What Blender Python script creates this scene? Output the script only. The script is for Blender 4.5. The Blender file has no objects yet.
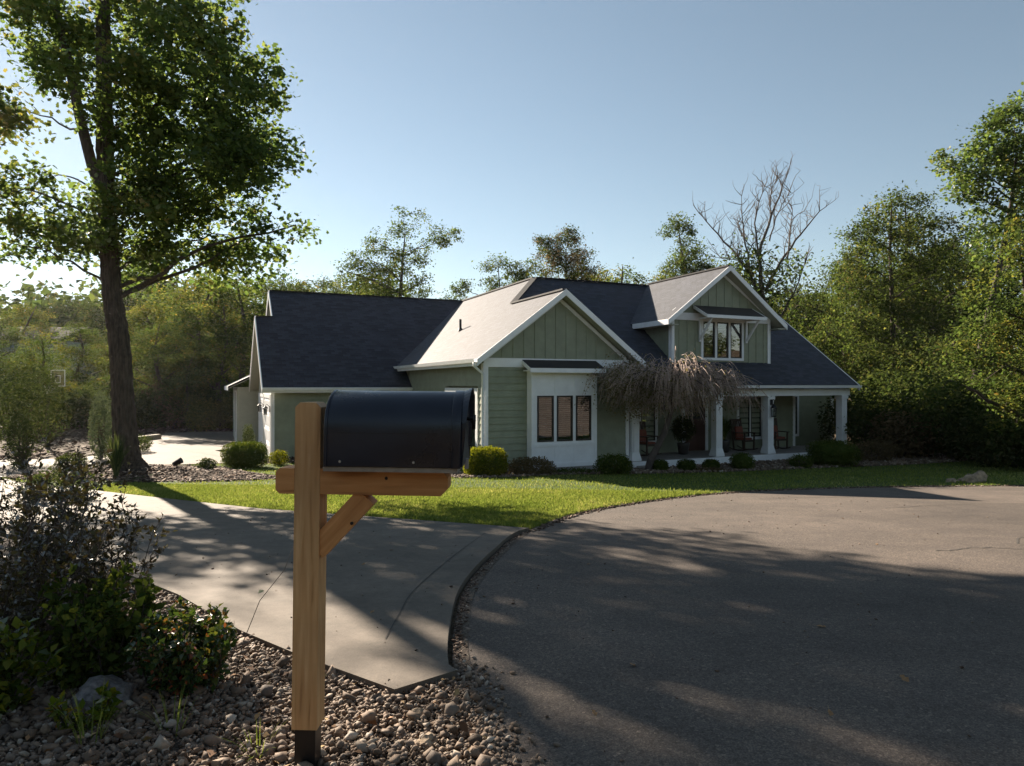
import bpy, bmesh, math, random
import numpy as np
from mathutils import Vector, Matrix

# ------------------------------------------------------------------ camera, sky, sun
S = bpy.context.scene
S.render.resolution_x, S.render.resolution_y = 1024, 766
CAMZ = 1.40
cd = bpy.data.cameras.new('camera'); cam = bpy.data.objects.new('camera', cd)
S.collection.objects.link(cam); S.camera = cam
cam.location = (0, 0, CAMZ); cam.rotation_euler = (math.radians(90), 0, 0)
cd.sensor_width = 36; cd.lens = 24.0; cd.shift_y = 0.002
cd.clip_start = 0.05; cd.clip_end = 3000
SUN_AZ, SUN_EL = math.radians(-37.3), math.radians(24.5)
W = bpy.data.worlds.new('World'); S.world = W; W.use_nodes = True
nt = W.node_tree; bg = nt.nodes['Background']
sky = nt.nodes.new('ShaderNodeTexSky'); sky.sky_type = 'NISHITA'; sky.sun_disc = False
sky.sun_elevation = SUN_EL; sky.sun_rotation = SUN_AZ
sky.air_density = 1.0; sky.dust_density = 0.05; sky.ozone_density = 1.0
hs = nt.nodes.new('ShaderNodeHueSaturation'); hs.inputs['Saturation'].default_value = 0.78; hs.inputs['Hue'].default_value = 0.487
nt.links.new(sky.outputs[0], hs.inputs['Color']); nt.links.new(hs.outputs[0], bg.inputs[0]); bg.inputs[1].default_value = 0.0355
sl = bpy.data.lights.new('sun', 'SUN'); sl.energy = 5.0; sl.angle = math.radians(0.55); sl.color = (1.0, 0.86, 0.70)
so = bpy.data.objects.new('sun', sl); S.collection.objects.link(so)
sdir = Vector((math.sin(SUN_AZ)*math.cos(SUN_EL), math.cos(SUN_AZ)*math.cos(SUN_EL), math.sin(SUN_EL)))
so.rotation_euler = sdir.to_track_quat('Z', 'Y').to_euler(); so.location = (-30, 40, 30)
S.view_settings.view_transform = 'Standard'; S.view_settings.look = 'None'
S.view_settings.gamma = 1.0; S.view_settings.exposure = 1.83
S.render.engine = 'CYCLES'
S.cycles.sample_clamp_indirect = 4.0; S.cycles.max_bounces = 6; S.cycles.transparent_max_bounces = 6

R = math.radians
rng = np.random.default_rng(7); random.seed(7)
COL = S.collection

# ------------------------------------------------------------------ materials
def newmat(name):
    m = bpy.data.materials.new(name); m.use_nodes = True
    n = m.node_tree; b = n.nodes['Principled BSDF']
    return m, n, b
def setin(b, **k):
    for a, v in k.items():
        a = a.replace('_', ' ')
        if a in b.inputs: b.inputs[a].default_value = v
def ramp(n, src, stops):
    r = n.nodes.new('ShaderNodeValToRGB'); n.links.new(src, r.inputs[0])
    e = r.color_ramp.elements
    while len(e) < len(stops): e.new(0.5)
    for i, (p, c) in enumerate(stops):
        e[i].position = p; e[i].color = (*c, 1)
    return r.outputs[0]
def noise(n, scale, detail=4, coord='Object', rough=0.55, mapscale=None):
    tc = n.nodes.new('ShaderNodeTexCoord'); t = n.nodes.new('ShaderNodeTexNoise')
    t.inputs['Scale'].default_value = scale; t.inputs['Detail'].default_value = detail
    t.inputs['Roughness'].default_value = rough
    src = tc.outputs[coord]
    if mapscale:
        mp = n.nodes.new('ShaderNodeMapping'); mp.inputs['Scale'].default_value = mapscale
        n.links.new(src, mp.inputs[0]); src = mp.outputs[0]
    n.links.new(src, t.inputs['Vector'])
    return t.outputs['Fac']
def bump(n, b, h, strength=0.3, dist=0.02):
    bp = n.nodes.new('ShaderNodeBump'); bp.inputs['Strength'].default_value = strength
    bp.inputs['Distance'].default_value = dist
    n.links.new(h, bp.inputs['Height']); n.links.new(bp.outputs[0], b.inputs['Normal'])
def mixc(n, f, a, c, mode='MIX'):
    m = n.nodes.new('ShaderNodeMix'); m.data_type = 'RGBA'; m.blend_type = mode
    for s, v in ((0, f), (6, a), (7, c)):
        if hasattr(v, 'links') or isinstance(v, bpy.types.NodeSocket): n.links.new(v, m.inputs[s])
        elif isinstance(v, (int, float)): m.inputs[s].default_value = v
        else: m.inputs[s].default_value = (*v, 1)
    return m.outputs[2]
def simple(name, col, rough=0.6, var=0.12, scale=6, bumps=0.0, bscale=60, metallic=0, spec=0.5, mapscale=None):
    m, n, b = newmat(name); setin(b, Roughness=rough, Metallic=metallic, Specular_IOR_Level=spec)
    f = noise(n, scale, 5, mapscale=mapscale)
    lo = tuple(c*(1-var*1.6) for c in col); hi = tuple(min(1, c*(1+var*1.6)) for c in col)
    n.links.new(ramp(n, f, [(0.25, lo), (0.75, hi)]), b.inputs['Base Color'])
    if bumps: bump(n, b, noise(n, bscale, 4), bumps, 0.01)
    return m
def leafmat(name, stops, transl=0.45, gloss=0.12, rough=0.4, tint=(1.25, 1.15, 0.5)):
    """thin leaf: diffuse + translucent + a little gloss; each leaf its own colour"""
    m = bpy.data.materials.new(name); m.use_nodes = True; n = m.node_tree
    for x in list(n.nodes): n.nodes.remove(x)
    out = n.nodes.new('ShaderNodeOutputMaterial')
    g = n.nodes.new('ShaderNodeNewGeometry')
    big = noise(n, 0.5, 2)
    mm = n.nodes.new('ShaderNodeMath'); mm.operation = 'MULTIPLY_ADD'; mm.inputs[1].default_value = 0.75
    n.links.new(g.outputs['Random Per Island'], mm.inputs[0])
    m2 = n.nodes.new('ShaderNodeMath'); m2.operation = 'MULTIPLY_ADD'; m2.inputs[1].default_value = 0.9; m2.inputs[2].default_value = -0.32
    n.links.new(big, m2.inputs[0]); n.links.new(m2.outputs[0], mm.inputs[2])
    c = ramp(n, mm.outputs[0], stops)
    d = n.nodes.new('ShaderNodeBsdfDiffuse'); n.links.new(c, d.inputs[0])
    t = n.nodes.new('ShaderNodeBsdfTranslucent')
    n.links.new(mixc(n, 1.0, c, tint, 'MULTIPLY'), t.inputs[0])
    gl = n.nodes.new('ShaderNodeBsdfGlossy'); gl.inputs['Roughness'].default_value = rough
    gl.inputs[0].default_value = (0.9, 0.9, 0.9, 1)
    a = n.nodes.new('ShaderNodeMixShader'); a.inputs[0].default_value = transl
    n.links.new(d.outputs[0], a.inputs[1]); n.links.new(t.outputs[0], a.inputs[2])
    fr = n.nodes.new('ShaderNodeFresnel'); fr.inputs[0].default_value = 1.4
    fm = n.nodes.new('ShaderNodeMath'); fm.operation = 'MULTIPLY'; fm.inputs[1].default_value = gloss*1.6
    n.links.new(fr.outputs[0], fm.inputs[0]); fm.use_clamp = True
    e = n.nodes.new('ShaderNodeMixShader'); n.links.new(fm.outputs[0], e.inputs[0])
    n.links.new(a.outputs[0], e.inputs[1]); n.links.new(gl.outputs[0], e.inputs[2])
    n.links.new(e.outputs[0], out.inputs[0])
    return m

M = {}
# siding, trim
M['siding'] = simple('green_siding', (0.250, 0.272, 0.190), 0.55, 0.10, 3, 0.05)
M['white'] = simple('white_paint', (0.84, 0.85, 0.86), 0.45, 0.04, 4, 0.03)
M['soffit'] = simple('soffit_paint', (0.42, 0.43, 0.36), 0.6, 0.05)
M['foundation'] = simple('concrete_foundation', (0.30, 0.29, 0.27), 0.85, 0.15, 8, 0.3)
M['black_frame'] = simple('black_window_frame', (0.015, 0.014, 0.013), 0.35, 0.1)
M['blind'] = simple('window_blind', (0.09, 0.095, 0.10), 0.5, 0.05)
M['room'] = simple('dark_room', (0.03, 0.027, 0.023), 0.9)
M['door'] = simple('dark_red_door', (0.07, 0.03, 0.022), 0.4, 0.1)
M['iron'] = simple('black_iron', (0.012, 0.012, 0.013), 0.4, 0.1, metallic=0.3)
M['rust'] = simple('rust_cushion', (0.24, 0.075, 0.05), 0.85, 0.12, 20)
M['darkwood'] = simple('dark_stained_wood', (0.06, 0.035, 0.022), 0.5, 0.2)
M['mesh_stone'] = simple('porch_concrete', (0.22, 0.20, 0.18), 0.8, 0.15, 5, 0.2)
M['pot'] = simple('dark_glazed_pot', (0.05, 0.045, 0.04), 0.4, 0.1)
M['sheath'] = simple('neighbour_siding', (0.42, 0.45, 0.50), 0.6, 0.06)
M['bark'] = simple('grey_brown_bark', (0.062, 0.047, 0.036), 0.95, 0.45, 5, 1.0, 14, mapscale=(4, 4, 0.7))
M['deadbark'] = simple('bare_grey_bark', (0.085, 0.068, 0.058), 0.9, 0.3, 4, 0.5, 20)
M['twig'] = simple('purple_grey_twigs', (0.42, 0.32, 0.27), 0.8, 0.3, 3)
M['brick'] = simple('tan_block', (0.30, 0.25, 0.19), 0.9, 0.25, 9, 0.5)

def glass_mat():
    m = bpy.data.materials.new('window_glass'); m.use_nodes = True; n = m.node_tree
    for x in list(n.nodes): n.nodes.remove(x)
    out = n.nodes.new('ShaderNodeOutputMaterial')
    tr = n.nodes.new('ShaderNodeBsdfTransparent'); tr.inputs[0].default_value = (0.6, 0.62, 0.62, 1)
    gl = n.nodes.new('ShaderNodeBsdfGlossy'); gl.inputs['Roughness'].default_value = 0.015
    gl.inputs[0].default_value = (1, 1, 1, 1)
    w = noise(n, 1.3, 2); bp = n.nodes.new('ShaderNodeBump'); bp.inputs['Strength'].default_value = 0.05; bp.inputs['Distance'].default_value = 0.05
    n.links.new(w, bp.inputs['Height']); n.links.new(bp.outputs[0], gl.inputs['Normal'])
    mx = n.nodes.new('ShaderNodeMixShader'); mx.inputs[0].default_value = 0.18
    n.links.new(tr.outputs[0], mx.inputs[1]); n.links.new(gl.outputs[0], mx.inputs[2])
    n.links.new(mx.outputs[0], out.inputs[0]); return m
M['glass'] = glass_mat()

def shingle_mat():
    m, n, b = newmat('asphalt_shingles')
    setin(b, Roughness=0.78, Specular_IOR_Level=0.28)
    tc = n.nodes.new('ShaderNodeTexCoord')
    br = n.nodes.new('ShaderNodeTexBrick'); n.links.new(tc.outputs['UV'], br.inputs[0])
    br.inputs['Scale'].default_value = 1.0
    br.inputs['Brick Width'].default_value = 0.30; br.inputs['Row Height'].default_value = 0.145
    br.inputs['Mortar Size'].default_value = 0.010; br.inputs['Mortar Smooth'].default_value = 0.3
    br.inputs['Color1'].default_value = (0.007, 0.014, 0.032, 1); br.inputs['Color2'].default_value = (0.036, 0.046, 0.076, 1)
    br.inputs['Mortar'].default_value = (0.008, 0.009, 0.012, 1); br.offset = 0.5
    f = noise(n, 1.1, 6, 'UV'); f2 = noise(n, 90, 3, 'UV')
    c = mixc(n, 0.55, br.outputs['Color'], ramp(n, f, [(0.3, (0.55, 0.55, 0.6)), (0.7, (1.0, 0.95, 0.9))]), 'MULTIPLY')
    c = mixc(n, 0.6, c, ramp(n, f2, [(0.3, (0.45, 0.45, 0.47)), (0.7, (1.35, 1.3, 1.25))]), 'MULTIPLY')
    n.links.new(c, b.inputs['Base Color'])
    ad = n.nodes.new('ShaderNodeMath'); ad.operation = 'ADD'
    n.links.new(br.outputs['Fac'], ad.inputs[0])
    mu = n.nodes.new('ShaderNodeMath'); mu.operation = 'MULTIPLY'; mu.inputs[1].default_value = -0.5; n.links.new(f2, mu.inputs[0])
    n.links.new(mu.outputs[0], ad.inputs[1])
    iv = n.nodes.new('ShaderNodeMath'); iv.operation = 'MULTIPLY'; iv.inputs[1].default_value = -1; n.links.new(ad.outputs[0], iv.inputs[0])
    bump(n, b, iv.outputs[0], 0.6, 0.012)
    setin(b, Sheen_Weight=0.12, Sheen_Roughness=0.5)
    return m
M['shingle'] = shingle_mat()

def wood_mat(name='cedar_wood', t=(1, 1, 1)):
    m, n, b = newmat(name); setin(b, Roughness=0.62, Specular_IOR_Level=0.35)
    tc = n.nodes.new('ShaderNodeTexCoord'); mp = n.nodes.new('ShaderNodeMapping')
    mp.inputs['Scale'].default_value = (14, 0.9, 1); n.links.new(tc.outputs['UV'], mp.inputs[0])
    w = n.nodes.new('ShaderNodeTexNoise'); w.inputs['Scale'].default_value = 3.0; w.inputs['Detail'].default_value = 8; w.inputs['Distortion'].default_value = 0.6
    n.links.new(mp.outputs[0], w.inputs['Vector'])
    c = ramp(n, w.outputs['Fac'], [(0.25, (0.30, 0.15, 0.060)), (0.42, (0.56, 0.315, 0.135)), (0.58, (0.62, 0.37, 0.17)), (0.75, (0.74, 0.48, 0.25))])
    v = n.nodes.new('ShaderNodeTexVoronoi'); v.inputs['Scale'].default_value = 4.2; n.links.new(tc.outputs['UV'], v.inputs['Vector'])
    kn = ramp(n, v.outputs['Distance'], [(0.0, (0.10, 0.045, 0.02)), (0.032, (0.25, 0.13, 0.07)), (0.06, (1, 1, 1))])
    c = mixc(n, 0.9, c, kn, 'MULTIPLY')
    c = mixc(n, 0.5, c, ramp(n, noise(n, 3.0, 5, 'UV'), [(0.3, (0.6, 0.55, 0.5)), (0.7, (1.1, 1.05, 1.0))]), 'MULTIPLY')
    c = mixc(n, 1.0, c, t, 'MULTIPLY')
    n.links.new(c, b.inputs['Base Color']); bump(n, b, w.outputs['Fac'], 0.35, 0.003)
    return m
M['cedar'] = wood_mat(); M['cedar_bounce'] = wood_mat('bounce_tinted_cedar', (0.95, 0.76, 0.60))  # second copy reddens arm and brace, painting in warm bounced light
def box_paint():
    m, n, b = newmat('black_mailbox_enamel'); setin(b, Roughness=0.36, Specular_IOR_Level=0.5)
    f = noise(n, 160, 3); f2 = noise(n, 5, 5)
    n.links.new(ramp(n, f2, [(0.3, (0.008, 0.010, 0.017)), (0.7, (0.016, 0.020, 0.034))]), b.inputs['Base Color'])
    n.links.new(ramp(n, f2, [(0.35, (0.24,)*3), (0.7, (0.42,)*3)]), b.inputs['Roughness'])
    bump(n, b, f, 0.12, 0.002); return m
M['enamel'] = box_paint()

def asphalt():
    m, n, b = newmat('weathered_asphalt'); setin(b, Roughness=0.88, Specular_IOR_Level=0.3)
    f = noise(n, 0.35, 6, rough=0.6); g = noise(n, 140, 3); h = noise(n, 2.2, 6)
    c = ramp(n, f, [(0.3, (0.088, 0.075, 0.064)), (0.7, (0.152, 0.127, 0.107))])
    c = mixc(n, 0.75, c, ramp(n, g, [(0.30, (0.35, 0.35, 0.36)), (0.52, (0.95, 0.95, 0.95)), (0.70, (1.9, 1.8, 1.7))]), 'MULTIPLY')
    c = mixc(n, 0.5, c, ramp(n, h, [(0.3, (0.66, 0.66, 0.68)), (0.7, (1.2, 1.17, 1.12))]), 'MULTIPLY')
    c = mixc(n, 0.22, c, ramp(n, noise(n, 0.9, 8, rough=0.7, mapscale=(1, 2.2, 1)), [(0.38, (0.62, 0.62, 0.64)), (0.5, (1.0, 1.0, 1.0)), (0.72, (1.18, 1.15, 1.1))]), 'MULTIPLY')
    vo = n.nodes.new('ShaderNodeTexVoronoi'); vo.inputs['Scale'].default_value = 75; tcv = n.nodes.new('ShaderNodeTexCoord'); n.links.new(tcv.outputs['Object'], vo.inputs['Vector'])
    c = mixc(n, 0.8, c, ramp(n, vo.outputs['Color'], [(0.1, (0.62, 0.6, 0.6)), (0.6, (1.0, 1.0, 1.0)), (0.85, (1.25, 1.22, 1.2)), (0.97, (2.1, 2.0, 1.9))]), 'MULTIPLY')
    n.links.new(c, b.inputs['Base Color']); bump(n, b, g, 0.7, 0.01); return m
M['asphalt'] = asphalt()
def concrete():
    m, n, b = newmat('driveway_concrete'); setin(b, Roughness=0.85, Specular_IOR_Level=0.3)
    f = noise(n, 0.5, 6, rough=0.65); g = noise(n, 110, 3); h = noise(n, 3.5, 7, rough=0.7)
    c = ramp(n, f, [(0.3, (0.118, 0.101, 0.082)), (0.7, (0.175, 0.150, 0.124))])
    c = mixc(n, 0.5, c, ramp(n, g, [(0.3, (0.6, 0.6, 0.6)), (0.7, (1.25, 1.22, 1.18))]), 'MULTIPLY')
    c = mixc(n, 0.8, c, ramp(n, h, [(0.3, (0.66, 0.65, 0.63)), (0.7, (1.15, 1.12, 1.10))]), 'MULTIPLY')
    c = mixc(n, 0.5, c, ramp(n, noise(n, 18, 6), [(0.3, (0.7, 0.69, 0.67)), (0.7, (1.15, 1.13, 1.1))]), 'MULTIPLY')
    n.links.new(c, b.inputs['Base Color']); bump(n, b, g, 0.35, 0.005); return m
M['concrete'] = concrete()
def groundmat(name, a, c2, c3, s=3.0, s2=45, bs=0.8):
    m, n, b = newmat(name); setin(b, Roughness=0.95, Specular_IOR_Level=0.15)
    f = noise(n, s, 6); g = noise(n, s2, 4)
    c = ramp(n, g, [(0.3, a), (0.5, c2), (0.7, c3)])
    c = mixc(n, 0.5, c, ramp(n, f, [(0.3, (0.6,)*3), (0.7, (1.2,)*3)]), 'MULTIPLY')
    n.links.new(c, b.inputs['Base Color']); bump(n, b, g, bs, 0.03); return m
M['litter'] = groundmat('leaf_litter', (0.05, 0.036, 0.024), (0.10, 0.075, 0.048), (0.19, 0.14, 0.09))
M['mulch'] = groundmat('wood_mulch', (0.045, 0.030, 0.022), (0.115, 0.08, 0.058), (0.24, 0.18, 0.14))
M['dirt'] = groundmat('gravel_dirt', (0.05, 0.04, 0.032), (0.11, 0.088, 0.07), (0.2, 0.165, 0.13))
M['turf'] = groundmat('turf', (0.030, 0.055, 0.010), (0.052, 0.088, 0.018), (0.085, 0.12, 0.03), 0.8, 30)
def stonemat(name, stops, rough=0.8):
    m, n, b = newmat(name); setin(b, Roughness=rough, Specular_IOR_Level=0.35)
    g = n.nodes.new('ShaderNodeNewGeometry')
    c = ramp(n, g.outputs['Random Per Island'], stops)
    c = mixc(n, 0.6, c, ramp(n, noise(n, 70, 4), [(0.3, (0.6,)*3), (0.7, (1.25,)*3)]), 'MULTIPLY')
    n.links.new(c, b.inputs['Base Color']); return m
M['gravel'] = stonemat('river_gravel', [(0, (0.074, 0.048, 0.030)), (0.25, (0.156, 0.105, 0.070)), (0.55, (0.230, 0.168, 0.119)), (0.8, (0.123, 0.094, 0.074)), (0.93, (0.295, 0.238, 0.180)), (1, (0.451, 0.394, 0.328))])
M['chips'] = stonemat('mulch_chips', [(0, (0.04, 0.026, 0.018)), (0.5, (0.11, 0.07, 0.048)), (0.85, (0.20, 0.145, 0.108)), (1, (0.36, 0.29, 0.23))], 0.95)
M['granite'] = simple('grey_granite', (0.15, 0.14, 0.135), 0.8, 0.5, 40, 0.6, 50)
M['fallen'] = stonemat('dry_fallen_leaf', [(0, (0.10, 0.045, 0.02)), (0.5, (0.25, 0.13, 0.06)), (1, (0.4, 0.28, 0.12))])

M['grass'] = leafmat('grass_blades', [(0, (0.111, 0.156, 0.033)), (0.5, (0.189, 0.234, 0.058)), (0.85, (0.286, 0.299, 0.098)), (1, (0.494, 0.442, 0.208))], 0.42, 0.0, 0.4, (1.05, 1.05, 0.65))
M['oak'] = leafmat('oak_leaves', [(0, (0.06, 0.10, 0.036)), (0.5, (0.11, 0.165, 0.052)), (0.85, (0.17, 0.205, 0.07)), (1, (0.27, 0.22, 0.09))], 0.55, 0.03, 0.45, (1.2, 1.2, 0.7))
M['wood1'] = leafmat('woodland_leaves', [(0, (0.042, 0.068, 0.024)), (0.5, (0.080, 0.112, 0.036)), (0.85, (0.13, 0.152, 0.05)), (1, (0.25, 0.19, 0.07))], 0.55, 0.0, 0.5, (1.08, 1.15, 0.65))
M['wood2'] = leafmat('yellowing_leaves', [(0, (0.065, 0.092, 0.028)), (0.5, (0.12, 0.142, 0.04)), (0.85, (0.20, 0.19, 0.055)), (1, (0.34, 0.21, 0.08))], 0.58, 0.0, 0.5, (1.15, 1.1, 0.6))
M['wood3'] = leafmat('dark_woodland_leaves', [(0, (0.03, 0.05, 0.02)), (0.5, (0.058, 0.08, 0.03)), (0.85, (0.10, 0.115, 0.042)), (1, (0.18, 0.14, 0.07))], 0.48, 0.0, 0.5, (1.1, 1.1, 0.6))
M['brownleaf'] = leafmat('browning_leaves', [(0, (0.08, 0.068, 0.04)), (0.5, (0.14, 0.11, 0.06)), (1, (0.24, 0.17, 0.09))], 0.4, 0.0, 0.5, (1.1, 1.05, .8))
M['box'] = leafmat('boxwood_leaves', [(0, (0.034, 0.061, 0.016)), (0.6, (0.081, 0.115, 0.027)), (1, (0.162, 0.176, 0.041))], 0.35, 0.0)
M['gold'] = leafmat('golden_shrub_leaves', [(0, (0.07, 0.10, 0.015)), (0.6, (0.16, 0.18, 0.02)), (1, (0.28, 0.26, 0.03))], 0.5, 0.0)
M['dark_shrub'] = leafmat('bronze_green_leaves', [(0, (0.045, 0.034, 0.024)), (0.5, (0.07, 0.062, 0.034)), (0.85, (0.10, 0.10, 0.042)), (1, (0.20, 0.08, 0.05))], 0.3, 0.10, 0.35, (1.2, 1.05, 0.6))
M['nandina'] = leafmat('nandina_leaves', [(0, (0.034, 0.069, 0.023)), (0.5, (0.057, 0.098, 0.029)), (0.74, (0.13, 0.15, 0.04)), (0.84, (0.30, 0.09, 0.045)), (1, (0.42, 0.10, 0.06))], 0.35, 0.07, 0.4)
M['limeleaf'] = leafmat('lime_and_red_leaves', [(0, (0.05, 0.09, 0.015)), (0.5, (0.12, 0.17, 0.02)), (0.8, (0.26, 0.24, 0.03)), (0.9, (0.42, 0.10, 0.03)), (1, (0.5, 0.06, 0.04))], 0.5, 0.08)
M['conifer'] = leafmat('juniper_needles', [(0, (0.035, 0.056, 0.028)), (0.6, (0.077, 0.105, 0.049)), (1, (0.140, 0.154, 0.070))], 0.25, 0.0)
M['weep'] = leafmat('dry_olive_leaves', [(0, (0.10, 0.095, 0.05)), (0.5, (0.18, 0.165, 0.09)), (1, (0.32, 0.27, 0.18))], 0.4, 0.0)
M['bluecon'] = leafmat('blue_green_needles', [(0, (0.075, 0.112, 0.083)), (1, (0.180, 0.225, 0.165))], 0.25, 0.0)

# ------------------------------------------------------------------ object helpers
def tag(o, label=None, cat=None, group=None, kind=None):
    if label: o['label'] = label
    if cat: o['category'] = cat
    if group: o['group'] = group
    if kind: o['kind'] = kind
    return o
def empty(name, loc=(0, 0, 0), rz=0.0):
    o = bpy.data.objects.new(name, None); o.empty_display_size = 0.2
    COL.objects.link(o); o.location = loc; o.rotation_euler = (0, 0, rz); return o
class MB:
    def __init__(s): s.v = []; s.f = []; s.uv = []
    def poly(s, pts, uvs=None):
        b = len(s.v); s.v += [tuple(p) for p in pts]; s.f.append(list(range(b, b+len(pts))))
        s.uv.append(uvs)
    def box(s, x0, x1, y0, y1, z0, z1):
        s.hexa([(x0,y0,z0),(x1,y0,z0),(x1,y1,z0),(x0,y1,z0)], [(x0,y0,z1),(x1,y0,z1),(x1,y1,z1),(x0,y1,z1)])
    def hexa(s, a, b):
        n = len(a); o = len(s.v); s.v += [tuple(p) for p in a] + [tuple(p) for p in b]
        s.f.append([o+i for i in range(n)][::-1]); s.uv.append(None)
        s.f.append([o+n+i for i in range(n)]); s.uv.append(None)
        for i in range(n):
            j = (i+1) % n; s.f.append([o+i, o+j, o+n+j, o+n+i]); s.uv.append(None)
    def beam(s, p0, p1, w, h, up=(0, 0, 1)):
        p0, p1 = Vector(p0), Vector(p1); d = (p1-p0).normalized(); u = Vector(up)
        x = d.cross(u).normalized()*w/2; y = x.cross(d).normalized()*h/2
        s.hexa([p0-x-y, p0+x-y, p0+x+y, p0-x+y], [p1-x-y, p1+x-y, p1+x+y, p1-x+y])
    def tube(s, pts, radii, n=8, cap=True):
        pts = [Vector(p) for p in pts]; o = len(s.v); prev = None
        for i, p in enumerate(pts):
            d = (pts[min(i+1, len(pts)-1)] - pts[max(i-1, 0)])
            d = d.normalized() if d.length > 1e-9 else Vector((0, 0, 1))
            if prev is None: x = d.orthogonal().normalized()
            else: x = (prev - d*prev.dot(d)); x = x.normalized() if x.length > 1e-6 else d.orthogonal().normalized()
            prev = x; y = d.cross(x)
            for k in range(n):
                a = 2*math.pi*k/n; s.v.append(tuple(p + (x*math.cos(a) + y*math.sin(a))*radii[i]))
        for i in range(len(pts)-1):
            for k in range(n):
                a = o+i*n+k; b = o+i*n+(k+1) % n; s.f.append([a, b, b+n, a+n]); s.uv.append(None)
        if cap:
            s.f.append([o+k for k in range(n)][::-1]); s.uv.append(None)
            e = o+(len(pts)-1)*n; s.f.append([e+k for k in range(n)]); s.uv.append(None)
    def lathe(s, prof, cx=0, cy=0, n=16):
        o = len(s.v)
        for r, z in prof:
            for k in range(n):
                a = 2*math.pi*k/n; s.v.append((cx+r*math.cos(a), cy+r*math.sin(a), z))
        for i in range(len(prof)-1):
            for k in range(n):
                a = o+i*n+k; b = o+i*n+(k+1) % n; s.f.append([a, b, b+n, a+n]); s.uv.append(None)
        s.f.append([o+k for k in range(n)][::-1]); s.uv.append(None)
        e = o+(len(prof)-1)*n; s.f.append([e+k for k in range(n)]); s.uv.append(None)
    def build(s, name, m, parent=None, smooth=False, bevel=0, recalc=True, loc=None):
        me = bpy.data.meshes.new(name); me.from_pydata(s.v, [], s.f); me.materials.append(m)
        if any(u for u in s.uv):
            l = me.uv_layers.new(name='UVMap'); k = 0
            for fi, f in enumerate(s.f):
                for j in range(len(f)):
                    l.data[k].uv = s.uv[fi][j] if s.uv[fi] else (0, 0); k += 1
        if recalc:
            bm = bmesh.new(); bm.from_mesh(me); bmesh.ops.recalc_face_normals(bm, faces=bm.faces); bm.to_mesh(me); bm.free()
        if smooth: me.polygons.foreach_set('use_smooth', [True]*len(me.polygons))
        o = bpy.data.objects.new(name, me); COL.objects.link(o)
        if parent: o.parent = parent
        if loc: o.location = loc
        if bevel:
            b = o.modifiers.new('bevel', 'BEVEL'); b.width = bevel; b.segments = 2; b.limit_method = 'ANGLE'
        return o
def copy_tree(o, parent=None):
    c = o.copy(); COL.objects.link(c); c.parent = parent
    for ch in [x for x in o.children]: copy_tree(ch, c)
    return c

# numpy leaf cloud ------------------------------------------------------------
def rand_basis(N, upbias, g):
    n = g.normal(size=(N, 3)); n[:, 2] = np.abs(n[:, 2]) + upbias; n /= np.linalg.norm(n, axis=1)[:, None]
    a = g.normal(size=(N, 3)); a -= n*(a*n).sum(1)[:, None]; a /= np.linalg.norm(a, axis=1)[:, None]
    return a, np.cross(n, a), n
def leaf_mesh(name, P, size, mat, parent=None, upbias=0.6, aspect=0.55, g=None, loc=None, lobed=False, jitter=0.35, axis=None, droop=0.12):
    g = g or rng; N = len(P); s = size*(1 + jitter*g.normal(size=N)).clip(0.4, 1.8)
    a, b, n = rand_basis(N, upbias, g)
    if axis is not None:
        a = axis/np.linalg.norm(axis, axis=1)[:, None]; b = np.cross(n, a); b /= np.linalg.norm(b, axis=1)[:, None]+1e-9; n = np.cross(a, b)
    if lobed: prof = [(0, 0, 0), (.22, .20, .03), (.36, .42, .06), (.5, .22, .04), (.72, .40, .04), (1, 0, -.1), (.72, -.40, .04), (.5, -.22, .04), (.36, -.42, .06), (.22, -.20, .03)]
    else: prof = [(0, 0, 0), (.45, .5, .10), (1, 0, -droop), (.45, -.5, .10)]
    k = len(prof); V = np.zeros((N, k, 3))
    for i, (x, y, z) in enumerate(prof):
        V[:, i] = P + (a*x + b*(y*aspect*(1.25 if lobed else 1)) + n*z)*s[:, None]
    me = bpy.data.meshes.new(name)
    me.vertices.add(N*k); me.vertices.foreach_set('co', V.reshape(-1).astype(np.float32))
    me.loops.add(N*k); me.loops.foreach_set('vertex_index', np.arange(N*k, dtype=np.int32))
    me.polygons.add(N); me.polygons.foreach_set('loop_start', np.arange(0, N*k, k, dtype=np.int32))
    me.update(calc_edges=True); me.materials.append(mat)
    o = bpy.data.objects.new(name, me); COL.objects.link(o)
    if parent: o.parent = parent
    if loc is not None: o.location = loc
    return o
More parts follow.
